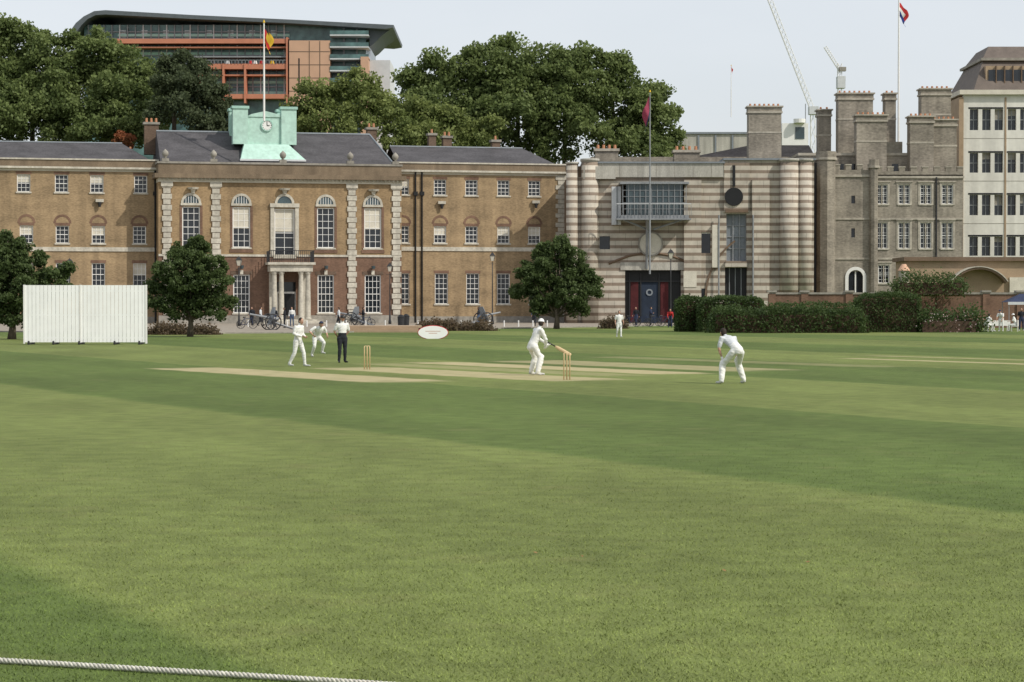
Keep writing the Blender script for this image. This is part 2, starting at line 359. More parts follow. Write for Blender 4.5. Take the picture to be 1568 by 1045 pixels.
# ================================================================= ARMOURY HOUSE
W=Frame(-51.65,230.6,13.05)
ah=Obj('armoury_house')
PR=3.0
def wing(px0,px1,tag,rows,basez,ztop):
    u0=W.u(px0); u1=W.u(px1); ops=[]; wins=[]
    for (pxs,hw,pyt,pyb,cols,rws,bl) in rows:
        for px in pxs:
            ref=pxs[len(pxs)//2]; z1=W.z(ref,pyt); z0=W.z(ref,pyb); uc=W.u(px); o=(uc-hw,uc+hw,z0,z1); ops.append(o); wins.append((o,cols,rws,bl))
    wall(ah,tag+'_walls','brick_y',W,u0,u1,0,ztop-1.3,0,ops)
    for o,c,r,bl in wins:
        window(ah,W,*o,0,c,r,blind=bl if random.random()<.3 else 0)
        ah.box('lintels','brick_r',W,o[0]-.12,o[1]+.12,-.18,.015,o[3]+.003,o[3]+.3)
    ah.box(tag+'_core','brick_y',W,u0+.02,u1-.02,-12,-.55,0,ztop-1.32)
    ah.box(tag+'_frieze','cream',W,u0,u1,-.5,.06,ztop-1.3,ztop-1.05)
    ah.box(tag+'_cornice','stone_w',W,u0-.1,u1+.1,-.5,.4,ztop-1.05,ztop-.85)
    ah.box(tag+'_parapet','parapet',W,u0,u1,-.5,.02,ztop-.85,ztop-.15)
    ah.box(tag+'_coping','stone_w',W,u0-.05,u1+.05,-.55,.12,ztop-.15,ztop)
    zb=W.z(150 if tag=='left' else 740,379); ah.box(tag+'_band','stone_w',W,u0,u1,-.1,.1,zb-.42,zb)
    ah.box(tag+'_plinth','stone_g',W,u0,u1,-.1,.08,0,.7)
    us,ue=u0+.3,u1-.3
    ah.add(tag+'_roof','slate',[W.p(us,-.6,ztop-.3),W.p(ue,-.6,ztop-.3),W.p(ue-3,-6,ztop+2.0),W.p(us,-6,ztop+2.0),W.p(ue,-12,ztop-.3),W.p(us,-12,ztop-.3)],[(0,1,2,3),(1,4,2),(3,2,4,5)])
    ah.tube(tag+'_ridge','lead',[W.p(us,-6,ztop+2.0),W.p(ue-3,-6,ztop+2.0)],[.12,.12],6)
wing(-90,243,'left',[([-35,37,95,149,216],.66,268,295,3,4,.4),([-35,41,96,151,214],.66,346,373,3,4,.5),([-35,41,96,151,214],.66,403,438,3,4,.5)],0,W.z(95,243))
wing(608,866,'right',[([617,674,722,771,818],.66,276,300,3,4,.4),([617,674,722,771,818],.66,347,373,3,4,.5),([617,676,724,771,820],.70,419,466,3,6,.0)],0,W.z(740,250))
for px in (41,96,151,214,617,674,722,771,818):
    ref=96 if px<300 else 722; uc=W.u(px); z=W.z(ref,346 if px<300 else 347)
    ah.ring('arch_heads','brick_r',W,uc,z+.25,.66,.9,0,180,-.1,.02,10)
for px in (636,646,238):
    u=W.u(px); ah.cyl('downpipes','black',W,u,.12,0,W.z(px,262),.09)
    ah.box('downpipe_heads','black',W,u-.22,u+.22,.0,.3,W.z(px,300),W.z(px,294))
for px,py in ((820,312),(153,310),(676,313)):
    u=W.u(px); ah.box('wall_lamps','stone_w',W,u-.4,u+.4,0,.35,W.z(px,py),W.z(px,py)+.3); ah.cyl('wall_lamps','iron',W,u,.3,W.z(px,py)-.5,W.z(px,py),.12,.2)
zq=.7; i=0
while zq<W.z(859,268):
    wq=.55 if i%2 else .42
    ah.box('quoins','stone_w',W,W.u(866)-wq*2,W.u(866)+.06,-.3,.09,zq,min(zq+.5,W.z(859,266))-.05); zq+=.5; i+=1
def cu(px): return W.u(px,PR)
def cz(px,py): return W.z(px,py,PR)
c0,c1=cu(243),cu(615)
zc=cz(430,281); zpar=cz(430,250)
zmid=cz(430,392)
ops=[];wn=[]
for px in (293,370,499,571):
    u=cu(px); hw=.9
    o=(u-hw,u+hw,cz(430,380),cz(430,318)); ops.append(o); wn.append((o,3,6,.5 if px in(571,370) else 0))
    o=(u-.85,u+.85,cz(430,480),cz(430,421)); ops.append(o); wn.append((o,4,6,.0))
u=cu(436); o=(u-1.05,u+1.05,cz(430,394),cz(430,320)); ops.append(o); wn.append((o,2,5,0.45))
dr=(u-1.15,u+1.15,.5,cz(430,432)); ops.append(dr)
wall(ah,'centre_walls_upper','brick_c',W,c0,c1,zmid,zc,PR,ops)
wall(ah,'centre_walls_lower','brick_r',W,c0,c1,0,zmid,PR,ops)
ah.box('centre_core','brick_c',W,c0+.02,c1-.02,-14,PR-.55,0,zpar-1)
for o,c,r,bl in wn: window(ah,W,*o,PR,c,r,blind=bl,fw=.11,bar=.045)
for px in (293,370,499,571):
    u=cu(px); z=cz(430,318)
    ah.ring('lunettes','stone_w',W,u,z+.35,.78,1.02,0,180,PR-.1,PR+.1,14)
    ah.ring('lunettes_fill','glass_b',W,u,z+.35,0,.78,0,180,PR-.1,PR+.02,12)
    ah.box('lunettes','stone_w',W,u-1.05,u+1.05,PR-.1,PR+.12,z+.12,z+.35)
    ah.box('window_surround','brick_r',W,u-1.15,u-.91,PR-.1,PR+.03,cz(430,380),z+.1)
    ah.box('window_surround','brick_r',W,u+.91,u+1.15,PR-.1,PR+.03,cz(430,380),z+.1)
    for k in range(-2,3):
        ah.box('lunettes','white',W,u+k*.26-.025,u+k*.26+.025,PR+.02,PR+.05,z+.35,z+.35+.78*math.sqrt(1-(k*.26/.8)**2))
    ah.box('sill_bands','brick_r',W,u-1.2,u+1.2,PR-.1,PR+.07,cz(430,380)-.5,cz(430,380)-.15)
    ah.box('ground_heads','brick_d',W,u-1.1,u+1.1,PR-.1,PR+.04,cz(430,421)+.01,cz(430,421)+.35)
    ah.box('keystones','stone_w',W,u-.16,u+.16,PR,PR+.14,cz(430,421)+.02,cz(430,421)+.45)
    ah.cyl('bracket_lamps','glass_b',W,u,PR+.35,cz(430,412),cz(430,407),.16,.22,8)
u=cu(436)
for a,b in ((u-1.45,u-1.08),(u+1.08,u+1.45)): ah.box('door_surround','stone_w',W,a,b,PR-.1,PR+.16,cz(430,392),cz(430,318))
ah.box('door_surround','stone_w',W,u-1.5,u+1.5,PR-.1,PR+.25,cz(430,318)+.005,cz(430,312))
ah.ring('lunettes','stone_w',W,u,cz(430,312),.75,1.0,0,180,PR-.1,PR+.1,14); ah.ring('lunettes_fill','glass_b',W,u,cz(430,312),0,.75,0,180,PR-.1,PR+.02,12)
for px in (296,436,572):
    uu=cu(px); ah.cyl('busts','stone_w',W,uu,PR+.15,cz(430,298),cz(430,292),.15,.28,10); ah.cyl('busts','stone_w',W,uu,PR+.15,cz(430,292),cz(430,289),.5,.6,14)
for px in (256,331,539,607):
    u=cu(px); z=.9; i=0
    while z<zc-.5:
        wq=.50 if i%2 else .37
        ah.box('pilasters','stone_w',W,u-wq,u+wq,PR-.1,PR+.14,z,z+.5); z+=.56; i+=1
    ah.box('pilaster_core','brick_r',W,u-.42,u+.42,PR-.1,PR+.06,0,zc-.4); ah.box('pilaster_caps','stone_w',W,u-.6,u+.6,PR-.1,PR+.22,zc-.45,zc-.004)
for z,hh,p,m in ((zmid-.1,.22,.1,'stone_w'),(0,.85,.09,'stone_g')):
    ah.box('bands_%d'%int(z*10),m,W,c0,c1,PR-.1,PR+p,z,z+hh)
ah.box('frieze','cream',W,c0-.02,c1+.02,-10,PR+.2,zc,zc+.4)
i=c0
while i<c1: ah.box('dentils','stone_w',W,i,i+.18,PR+.2,PR+.42,zc+.4-.2,zc+.4-.003); i+=.42
ah.box('cornice','parapet',W,c0-.4,c1+.4,-10,PR+.65,zc+.4,zc+.85)
ah.box('parapet','parapet',W,c0,c1,-.5,PR+.05,zc+.85,zpar-.2)
ah.box('parapet_coping','stone_g',W,c0-.1,c1+.1,-.6,PR+.15,zpar-.2,zpar)
for px in (254,328,434,537,606):
    u=cu(px); ah.box('pedestals','stone_g',W,u-.35,u+.35,PR-.6,PR+.17,zpar,zpar+.3)
    v,f=tube([W.p(u,PR-.2,zpar+.3+z) for z in (0,.12,.25,.5,.7,.85,.95)],[.22,.1,.26,.35,.28,.12,.03],10); ah.add('urns','stone_g',v,f)
ze=zpar-.3; zr=cz(400,210)+.9
A=[W.p(c0+.3,PR-.6,ze),W.p(c1-.4,PR-.6,ze),W.p(W.u(566,-4),-4,zr),W.p(W.u(240,-4),-4,zr),W.p(c1-.4,-11,ze),W.p(c0+.3,-11,ze)]
ah.add('slate_roof','slate',A,[(0,1,2,3),(1,4,2),(3,2,4,5),(0,3,5)])
ah.tube('ridge_tiles','lead',[A[3],A[2]],[.14,.14],6)
ah.tube('ridge_tiles','lead',[A[1],A[2]],[.12,.12],6)
def chim(px0,px1,pyt,pyb,n,mat='brick_d',ww=1.0):
    a,b=W.u(px0,n),W.u(px1,n); zt=W.z(px0,pyt,n); zb=W.z(px0,pyb,n)-1.5
    ah.box('chimneys',mat,W,a,b,n-ww,n,zb,zt-.35); ah.box('chimney_caps','stone_g',W,a-.12,b+.12,n-ww-.12,n+.12,zt-.35,zt-.1)
    k=max(1,int((b-a)/.45))
    for i in range(k): ah.cyl('chimney_pots','terracotta',W,a+(i+.5)*(b-a)/k,n-ww/2,zt-.1,zt+.35,.14,.11,8)
chim(222,244,186,215,-5); chim(563,577,194,222,-5); chim(657,668,203,235,-6); chim(679,692,207,240,-7); chim(754,766,213,240,-6);chim(196,205,230,245,-5)
u=cu(441); pn=PR+2.2
zE=cz(430,418); zT=cz(430,404)
pl,pr_=cu(409)+.15,cu(474)-.1
ah.box('portico_entablature','stone_w',W,pl-.1,pr_+.1,PR,pn+.25,zE+.1,zT-.15); ah.box('portico_cornice','stone_w',W,pl-.35,pr_+.35,PR,pn+.5,zT-.15,zT+.1)
for uu in (pl+.35,pl+1.05,pr_-1.05,pr_-.35):
    v,f=tube([W.p(uu,pn-.15,z) for z in (.45,.55,.6,.75,2.5,zE-.35,zE-.2,zE-.05,zE+.1)],[.38,.38,.3,.29,.28,.23,.24,.34,.34],14); ah.add('portico_columns','stone_w',v,f)
for uu in (pl+.35,pr_-.35): ah.box('portico_piers','stone_w',W,uu-.3,uu+.3,PR,PR+.5,.45,zE+.1)
for k,(dd) in enumerate((.0,.4,.8)): ah.box('portico_steps_%d'%k,'stone_w',W,pl-.5-dd,pr_+.5+dd,PR+.01,pn+.5+dd,0.,.45-.15*k)
ah.box('door_leaf','white',W,dr[0],dr[1],PR-.3,PR-.2,.5,dr[3]-1.0); ah.box('door_leaf_dark','black',W,dr[0]+.5,dr[1]-.1,PR-.2,PR-.17,.52,dr[3]-1.2)
ah.box('fanlight','glass',W,dr[0],dr[1],PR-.3,PR-.2,dr[3]-1.0,dr[3])
zb=zT+.1
for i in range(24):
    uu=pl-.2+(pr_-pl+.4)*i/23; ah.box('balcony_bars','iron',W,uu-.025,uu+.025,pn+.3,pn+.35,zb,zb+1.15)
ah.box('balcony_rails','iron',W,pl-.25,pr_+.25,pn+.28,pn+.37,zb+1.15,zb+1.22); ah.box('balcony_rails','iron',W,pl-.25,pr_+.25,pn+.3,pn+.35,zb+.2,zb+.25)
for uu in (pl-.2,pr_+.2):
    for i in range(8): nn=PR+.2+i*.3; ah.box('balcony_bars','iron',W,uu-.025,uu+.025,nn,nn+.05,zb,zb+1.15)
tn=-.3
def tu(px): return W.u(px,tn)
def tz(py): return W.z(410,py,tn)
bl,br=tu(378),tu(436); dpt=br-bl
ah.box('turret_body','mint',W,bl,br,tn-dpt,tn,tz(252),tz(180))
for a,b in ((357,380),(431,454)):
    for nn in (0,-dpt+.7):
        ah.box('turret_piers','mint',W,tu(a),tu(b),tn+nn-1.0,tn+nn+.25,tz(222),tz(168)); ah.box('turret_pier_caps','mint_d',W,tu(a)-.12,tu(b)+.12,tn+nn-1.1,tn+nn+.37,tz(168),tz(164))
    ah.box('turret_wings','mint_d',W,tu(a)+.2,tu(b)-.2,tn-dpt+.3,tn-.2,tz(222),tz(172))
ah.frustum('turret_skirt','mint',W,(tu(366),tu(464),tn-dpt-1.6,tn+1.9,tz(246)),(tu(374),tu(442),tn-dpt-.3,tn+.3,tz(222)))
ah.box('turret_skirt_edge','pale',W,tu(365),tu(465),tn-dpt-1.7,tn+2.0,tz(246)-.2,tz(246)-.003)
ah.prism('turret_pediment','mint',W,[(bl,tz(180)),(br,tz(180)),(br-.5,tz(176)),((bl+br)/2,tz(171)),(bl+.5,tz(176))],tn-dpt,tn+.1)
uc=(bl+br)/2+.15; z=tz(193)
ah.ring('clock_face','white',W,uc,z,0,.5,0,360,tn,tn+.1,24); ah.ring('clock_rim','mint_d',W,uc,z,.5,.62,0,360,tn,tn+.15,24)
ah.box('clock_hands','black',W,uc-.03,uc+.03,tn+.11,tn+.13,z,z+.4); ah.box('clock_hands','black',W,uc,uc+.28,tn+.13,tn+.15,z-.03,z+.03)
for a in range(12):
    c,s_=math.cos(a*math.pi/6),math.sin(a*math.pi/6); ah.box('clock_marks','black',W,uc+.43*c-.025,uc+.43*c+.025,tn+.1,tn+.12,z+.43*s_-.03,z+.43*s_+.03)
ah.done(('portico_columns','urns'))
# ---------------------------------------------------------------- flags
def flagpole(name,px,d,pyb,pyt,r,cols,fpx,fpt,fpb,mat='white'):
    ob=Obj(name); x=gx(px,d); zb,ztp=gz(pyb,d),gz(pyt,d)
    ob.tube('pole',mat,[(x,d,zb),(x,d,(zb+ztp)/2),(x,d,ztp)],[r,r*.85,r*.55],8)
    ob.cyl('finial','yellow',WORLD,x,-d,ztp,ztp+r*2.5,r*1.2,r*.4)
    z1,z0=gz(fpt,d),gz(fpb,d); wd=gx(fpx,d)-x; nu,nv=12,9
    V=[];Fs={}
    for i in range(nu+1):
        for j in range(nv+1):
            a=i/nu; b=j/nv
            V.append((x+wd*a*(.75+.25*math.sin(b*5+1)), d+.25*math.sin(a*7+b*3)*abs(wd)*a, z1-(z1-z0)*.55*b-(z1-z0)*.45*a**1.2+.08*math.sin(a*9)))
    for i in range(nu):
        for j in range(nv):
            m=cols(i/nu,j/nv); Fs.setdefault(m,[]).append((i*(nv+1)+j,(i+1)*(nv+1)+j,(i+1)*(nv+1)+j+1,i*(nv+1)+j+1))
    for m,f in Fs.items(): ob.add('flag_'+m,m,V,f)
    ob.done(tuple('flag_'+m for m in Fs))
flagpole('flagpole',405,232,186,36,.11,lambda a,b:'black' if b<.2 and a<.5 else ('yellow' if (b<.45 and a>.3) or b>.88 else 'red'),420,40,86)
flagpole('flagpole',1375,262,245,-30,.13,lambda a,b:'blue' if b>.55 else ('red' if b<.3 or a>.7 else 'white'),1391,5,44)
flagpole('flagpole',995,229,420,142,.09,lambda a,b:'maroon' if b<.6 else 'navy',983,148,205,mat='steel')
flagpole('flagpole',1119,300,180,102,.06,lambda a,b:'red',1122,103,114)
# ================================================================= TREES BACKGROUND
def mass(name,d,tops,mat,rows=3,cr=1.3,per=70,leaf=.5,bottom=260):
    s=FL/d; lobes=[]; ob=Obj(name)
    for i,(px,py,r) in enumerate(tops):
        R=r/s; y=py+r*.85; k=0
        while y<bottom and k<rows:
            dd=d+random.uniform(-2,2)-k*1.2; jit=random.uniform(-.35,.35)*r if k else 0
            lobes.append((gx(px+jit,d),dd,gz(y,d),R,R,R*.9)); y+=r*random.uniform(.8,1.15); k+=1
        if i%2==0: ob.tube('trunks','bark',[(gx(px,d),d+1,0),(gx(px,d)+.3,d+1,gz(py+r,d))],[.5,.2],7)
        for q in range(2):
            rr=R*random.uniform(.25,.4); a=random.uniform(.3,2.8); lobes.append((gx(px,d)+R*math.cos(a),d-random.random()*R*.5,gz(py+r*.85,d)+R*.85*math.sin(a),rr,rr,rr))
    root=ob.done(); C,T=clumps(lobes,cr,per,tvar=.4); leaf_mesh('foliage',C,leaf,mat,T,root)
mass('background_trees',275,[(640,112,30),(672,95,32),(712,86,36),(752,74,32),(790,66,32),(828,78,30),(862,88,26),(900,80,30),(935,92,32),(968,112,30),(995,140,28),(1010,165,24),(1022,205,18),(840,110,40),(760,120,40)],'leaf_bg',rows=4,cr=1.2,leaf=.42,per=85)
mass('background_trees',262,[(462,160,20),(488,128,24),(520,138,26),(552,116,26),(585,140,24),(612,150,26),(640,165,26),(670,170,26),(700,180,24),(740,185,24),(470,190,20)],'leaf_light',rows=3,cr=1.1,per=70,leaf=.38,bottom=235)
mass('background_trees',258,[(-20,30,34),(14,34,30),(45,48,30),(75,60,28),(112,62,28),(150,58,30),(186,70,28),(222,100,24),(250,112,20),(20,90,34),(100,100,34),(180,110,34)],'leaf_bg',rows=5,cr=1.0,per=80,leaf=.36,bottom=245)
mass('background_trees',252,[(262,98,20),(285,90,22),(312,104,22),(332,140,18),(345,172,15)],'leaf_conifer',rows=4,cr=.9,per=80,leaf=.32,bottom=215)
mass('background_trees',250,[(190,206,6),(198,210,6)],'leaf_red',rows=2,cr=.5,per=50,leaf=.25,bottom=235)
# ================================================================= MODERN BLOCK
mb=Obj('modern_office_block'); Q=Frame(0,330,0)
def qx(px): return gx(px,330)
def qz(py): return gz(py,330)
mb.box('core','teal',Q,qx(128),qx(560),-25,-1.2,0,qz(38))
mb.box('core_low','tan',Q,qx(140),qx(590),-25,-2,0,qz(150))
prof=[(104,64),(110,52),(120,38),(132,28),(148,20),(165,18.5),(300,26),(450,33),(604,41),(603,45),(590,47),(450,38.5),(300,32),(165,25),(150,26),(138,32),(128,42),(118,56),(114,66)]
mb.prism('curved_roof','roofdark',Q,[(qx(a),qz(b)) for a,b in prof],-25,1.2)
mb.prism('eave_wedge','roofdark',Q,[(qx(a),qz(b)) for a,b in ((598,45.5),(584,56),(572,68),(566,72),(566,44))],-14,-.5)
for (a,b,t,bt) in ((178,443,62,69),(300,443,100,108),(345,450,146,153)):
    mb.box('orange_bands_%d'%int(t),'orange',Q,qx(a),qx(b),-1,1.2,qz(bt),qz(t))
mb.box('slab_lines','orange',Q,qx(178),qx(443),-1,.9,qz(75.5),qz(73.5)); mb.box('slab_lines','orange',Q,qx(310),qx(443),-1,.9,qz(118),qz(116)); mb.box('slab_lines','steel',Q,qx(300),qx(443),-1,.9,qz(90),qz(88))
for px in (343,376,440): mb.box('orange_posts','orange',Q,qx(px),qx(px+3),-1,1.35,qz(160),qz(100 if px!=440 else 60))
mb.box('orange_pier','orange',Q,qx(305),qx(310),-1,1.1,qz(160),qz(100))
for px in range(134,440,12): mb.box('mullions','pale' if px%36==2 else 'steel',Q,qx(px),qx(px)+.16,-1.2,-.9,qz(150),qz(38))
for t in (48,58,84,96,132): mb.box('transoms','steel',Q,qx(134),qx(443),-1.2,-1.0,qz(t)-.15,qz(t))
for t in (52,80,124,140): mb.box('louvres','mint_d',Q,qx(180),qx(443),-1.2,-.95,qz(t+4),qz(t))
for k in range(9):
    a=150+k*33; mb.box('office_blinds','pale',Q,qx(a),qx(a+9),-1.2,-1.15,qz(58-(k%3)),qz(46))
mb.box('brick_tower','tan',Q,qx(445),qx(507),-12,1.5,0,qz(65)); mb.box('brick_tower_slots','black',Q,qx(459),qx(461),1.5,1.52,qz(150),qz(92))
for px in (475,491): mb.box('brick_tower_slots','brown',Q,qx(px),qx(px)+.12,1.5,1.52,qz(150),qz(66))
for t in (82,102,122,142): mb.box('brick_tower_slots','brown',Q,qx(445),qx(507),1.5,1.515,qz(t)-.06,qz(t)+.06)
for t in (56,74,92,110,128): mb.box('east_slabs','pale',Q,qx(507),qx(566),-3,1.6,qz(t+2),qz(t)); mb.box('balustrades','teal',Q,qx(507),qx(566),1.5,1.6,qz(t),qz(t-6))
for px in (525,545): mb.box('east_mullions','steel',Q,qx(px),qx(px)+.25,-1.2,-.8,qz(150),qz(42))
mb.box('east_column','tan',Q,qx(554),qx(566),-2,1.9,0,qz(90)); mb.box('stair_core','pale',Q,qx(566),qx(597),-14,-1,0,qz(92))
for k in range(26):
    x=qx(310+k*5.2); mb.box('terrace_railing','steel',Q,x,x+.08,1.2,1.28,qz(100),qz(94))
mb.box('terrace_railing','steel',Q,qx(308),qx(443),1.2,1.28,qz(95),qz(94))
for k,(px,m) in enumerate(((385,'red'),(392,'white'),(402,'red'),(418,'yellow'),(350,'pale'))): mb.cyl('terrace_clutter',m,Q,qx(px),.6,qz(100),qz(95),.35,.25)
mb.done()
# ================================================================= STRIPED BUILDING
sb=Obj('striped_stone_building'); S=Frame(0,238,0)
def sz(py,n=0): return gz(py,238-n)
X=lambda px:gx(px,238)
ops=[(X(957),X(1043),0,sz(414)),(X(1112),X(1143),sz(400),sz(328)),(X(1110),X(1144),0,sz(410)),(X(1073),X(1088),sz(388),sz(356)),(X(918),X(934),sz(382),sz(362)),(X(952),X(1048),sz(330),sz(285)),(X(1070),X(1083),sz(456),sz(442))]
wall(sb,'walls','stripe',S,X(884),X(1246),0,sz(272),0,ops,rev=.9,thick=1.2)
sb.box('core','brown',S,X(866),X(1246),-16,-1.1,0,sz(275))
sb.box('upper_slab','conc',S,X(893),X(1107),-16,.35,sz(272)+.003,sz(251))
for px in (920,948,976,1004,1032,1060,1088): sb.box('slab_joints','stone_g',S,X(px),X(px)+.06,.35,.36,sz(272)+.01,sz(251))
sb.box('upper_slab_step','conc',S,X(893),X(942),-16,.8,sz(275),sz(256))
sb.box('right_attic','stripe',S,X(1107)+.01,X(1246),-16,.0,sz(272)+.003,sz(246)); sb.box('right_coping','lead',S,X(1107),X(1248),-16,.3,sz(246),sz(243))
sb.box('upper_coping','lead',S,X(891),X(1109),-16,.5,sz(251),sz(248.5))
sb.cyl('drums','stripe',S,X(876),.1,0,sz(252),.62,seg=20); sb.cyl('drum_caps','conc',S,X(876),.1,sz(252),sz(249),.7,seg=20)
for px,r in ((903,.9),(1208,1.0),(1232,.75)): sb.cyl('drums','stripe',S,X(px),.1,0,sz(248),r,seg=24); sb.cyl('drum_caps','conc',S,X(px),.1,sz(248),sz(244),r+.1,seg=24)
sb.box('gap_pier','brown',S,X(884),X(890),-2,-.1,0,sz(255))
for px in (1060,1164): sb.box('piers','stripe',S,X(px)-.9,X(px)+.9,-.3,.5,0,sz(276))
sb.box('slot_panel','stripe',S,X(1108),X(1147),-.3,.25,sz(325),sz(250)); sb.ring('black_roundel','black',S,X(1123),sz(302),0,.95,0,360,.25,.4,26); sb.box('black_drop','black',S,X(1121),X(1125),.25,.4,sz(286),sz(254)); sb.box('panel_line','brown',S,X(1110),X(1145),.25,.33,sz(326),sz(321))
sb.box('slot_glass','lead',S,X(1112),X(1143),-.85,-.6,sz(400),sz(328))
for px in (1112,1122,1132,1142): sb.box('slot_frame','steel',S,X(px),X(px)+.12,-.6,-.45,sz(400),sz(328))
for t in (345,362,380): sb.box('slot_frame','steel',S,X(1112),X(1143),-.6,-.5,sz(t)-.1,sz(t))
sb.box('slot_infill','stripe',S,X(1110),X(1144),-.3,.3,sz(409),sz(401))
sb.box('door_dark','black',S,X(1110),X(1144),-.89,-.7,0,sz(410))
for px in (1117,1126,1135): sb.box('door_posts','steel',S,X(px),X(px)+.08,-.7,-.6,0,sz(410))
sb.box('small_glass','glass',S,X(1073),X(1088),-.85,-.3,sz(388),sz(356)); sb.box('small_frame','white',S,X(1073),X(1088),-.3,-.2,sz(358),sz(356))
sb.box('small_glass','glass',S,X(918),X(934),-.85,-.3,sz(382),sz(362)); sb.box('small_glass','glass',S,X(1070),X(1083),-.85,-.3,sz(456),sz(442))
sb.box('entrance_dark','black',S,X(957),X(1043),-.89,-.8,0,sz(414))
for a,b_ in ((966,978),(1012,1024)): sb.box('entrance_leaves','dullred',S,X(a),X(b_),-.8,-.72,0.1,sz(430))
sb.box('entrance_glass','dullblue',S,X(982),X(1008),-.8,-.74,0.1,sz(432))
for px in (964,981,1009,1027): sb.box('entrance_posts','iron',S,X(px),X(px)+.1,-.72,-.6,0,sz(418))
sb.box('entrance_rail','iron',S,X(957),X(1043),-.72,-.58,sz(432),sz(430))
sb.ring('crest','lead',S,X(995),sz(448),.2,.36,0,360,-.72,-.66,16)
sb.box('entrance_lintel','conc',S,X(950),X(1050),-.3,.12,sz(414)+.003,sz(402))
for p,q in (((932,404),(963,392)),((963,392),(995,386)),((995,386),(1027,392)),((1027,392),(1060,404))):
    sb.tube('raking_courses','brown',[S.p(X(p[0]),.08,sz(p[1])),S.p(X(q[0]),.08,sz(q[1]))],[.13,.13],4)
sb.ring('arc_line','brown',S,X(1185),sz(455),7.0,7.2,125,180,-.1,.12,14)
zb0,zb1=sz(331),sz(284); bn=2.2
sb.box('bay_roof','steel',S,X(948),X(1052),-.3,bn+.25,zb1,zb1+.22)
sb.box('bay_floor','steel',S,X(948),X(1052),-.3,bn+.1,zb0-.35,zb0)
sb.box('bay_glass','glass_b',S,X(955)+.15,X(1045)-.15,-.5,bn-.15,zb0,zb1)
for i in range(12):
    xx_=X(952)+(X(1048)-X(952))*i/11; sb.box('bay_mullions','steel',S,xx_-.035,xx_+.035,bn-.15,bn-.06,zb0,zb1)
for i in range(1,5): z=zb0+(zb1-zb0)*i/5; sb.box('bay_transoms','steel',S,X(952),X(1048),bn-.15,bn-.08,z-.025,z+.025)
for i in range(22):
    xx_=X(942)+(X(1055)-X(942))*i/21; sb.box('balcony_bars','steel',S,xx_-.02,xx_+.02,bn+.5,bn+.54,zb0-.1,zb0+1.1)
sb.box('balcony_rail','pale',S,X(942),X(1055),bn+.48,bn+.56,zb0+1.1,zb0+1.18); sb.box('balcony_deck','steel',S,X(942),X(1055),0.12,bn+.6,zb0-.5,zb0-.36)
for a,b in (((950,zb0-.4),(990,sz(352))),((1046,zb0-.4),(1000,sz(352)))): sb.tube('bay_struts','steel',[S.p(X(a[0]),bn+.2,a[1]),S.p(X(b[0]),.8,b[1])],[.1,.12],6)
sb.tube('bay_prop','steel',[S.p(X(990),.2,sz(412)),S.p(X(990),1.2,sz(352)),S.p(X(990),bn,sz(335))],[.13,.16,.25],8)
sb.ring('wall_roundel','cream',S,X(996),sz(374),0.,1.15,0,360,.0,.2,22); sb.ring('wall_roundel_rim','stone_g',S,X(996),sz(374),1.15,1.3,0,360,.0,.28,22)
sb.box('side_screen','pale',S,X(936),X(950),.3,1.0,sz(345),sz(287)); sb.box('side_screen_post','steel',S,X(943),X(945),1.0,1.05,sz(345),sz(287))
sb.box('pale_panels','cream',S,X(1090),X(1100),.0,.4,sz(410),sz(345)); sb.box('pale_panels','cream',S,X(1046),X(1066),.51,.56,sz(440),sz(416))
for px in (1100,1152): sb.cyl('rain_pipes','steel',S,X(px),.42 if px==1100 else .6,0,sz(330),.08)
sb.done(('drums','drum_caps'))
# ================================================================= CASTLE
ca=Obj('barracks_castle'); K=Frame(0,244,0)
kx=lambda px:gx(px,244); kz=lambda py:gz(py,244)
ops=[];wn=[]
for px in (1350,1384,1417,1450):
    for (t,b_) in ((283,313),(341,381)):
        o=(kx(px)-.6,kx(px)+.6,kz(b_),kz(t)); ops.append(o); wn.append(o)
o=(kx(1353)-.6,kx(1353)+.6,kz(434),kz(406)); ops.append(o); wn.append(o)
for t,b_ in ((300,312),(350,364)): o=(kx(1306)-.2,kx(1306)+.2,kz(b_),kz(t)); ops.append(o)
slits=ops[-2:]
ov=(kx(1298),kx(1322),kz(450),kz(416)); ops.append(ov)
wall(ca,'walls','castle',K,kx(1258),kx(1474),0,kz(268),0,ops)
ca.box('core','castle',K,kx(1256),kx(1474),-18,-.55,0,kz(270))
for o in slits: ca.box('slit_glass','glass',K,o[0],o[1],-.29,-.2,o[2],o[3])
for o in wn:
    window(ca,K,*o,0,3,5,fw=.09,bar=.04)
    for a,b in ((o[0]-.22,o[0]-.004),(o[1]+.004,o[1]+.22)): ca.box('dressings','castle_l',K,a,b,-.15,.05,o[2]-.1,o[3]+.22)
    ca.box('dressings','castle_l',K,o[0]-.004,o[1]+.004,-.15,.052,o[3]+.003,o[3]+.22); ca.box('hoodmoulds','castle_l',K,o[0]-.3,o[1]+.3,-.1,.15,o[3]+.225,o[3]+.34)
    um=(o[0]+o[1])/2; ca.box('stone_mullions','castle_l',K,um-.06,um+.06,-.19,-.02,o[2]+.03,o[3]-.004)
uc=(ov[0]+ov[1])/2; ca.box('arch_glass','glass',K,ov[0],ov[1],-.29,-.2,ov[2],ov[3])
ca.ring('arch_surround','white',K,uc,kz(425),.78,1.12,0,180,-.2,.12,16)
for a,b in ((uc-1.12,uc-.78),(uc+.78,uc+1.12)): ca.box('arch_surround','white',K,a,b,-.2,.12,kz(449),kz(425)-.003)
ca.box('arch_bar','white',K,uc-.07,uc+.07,-.2,-.1,ov[2],ov[3])
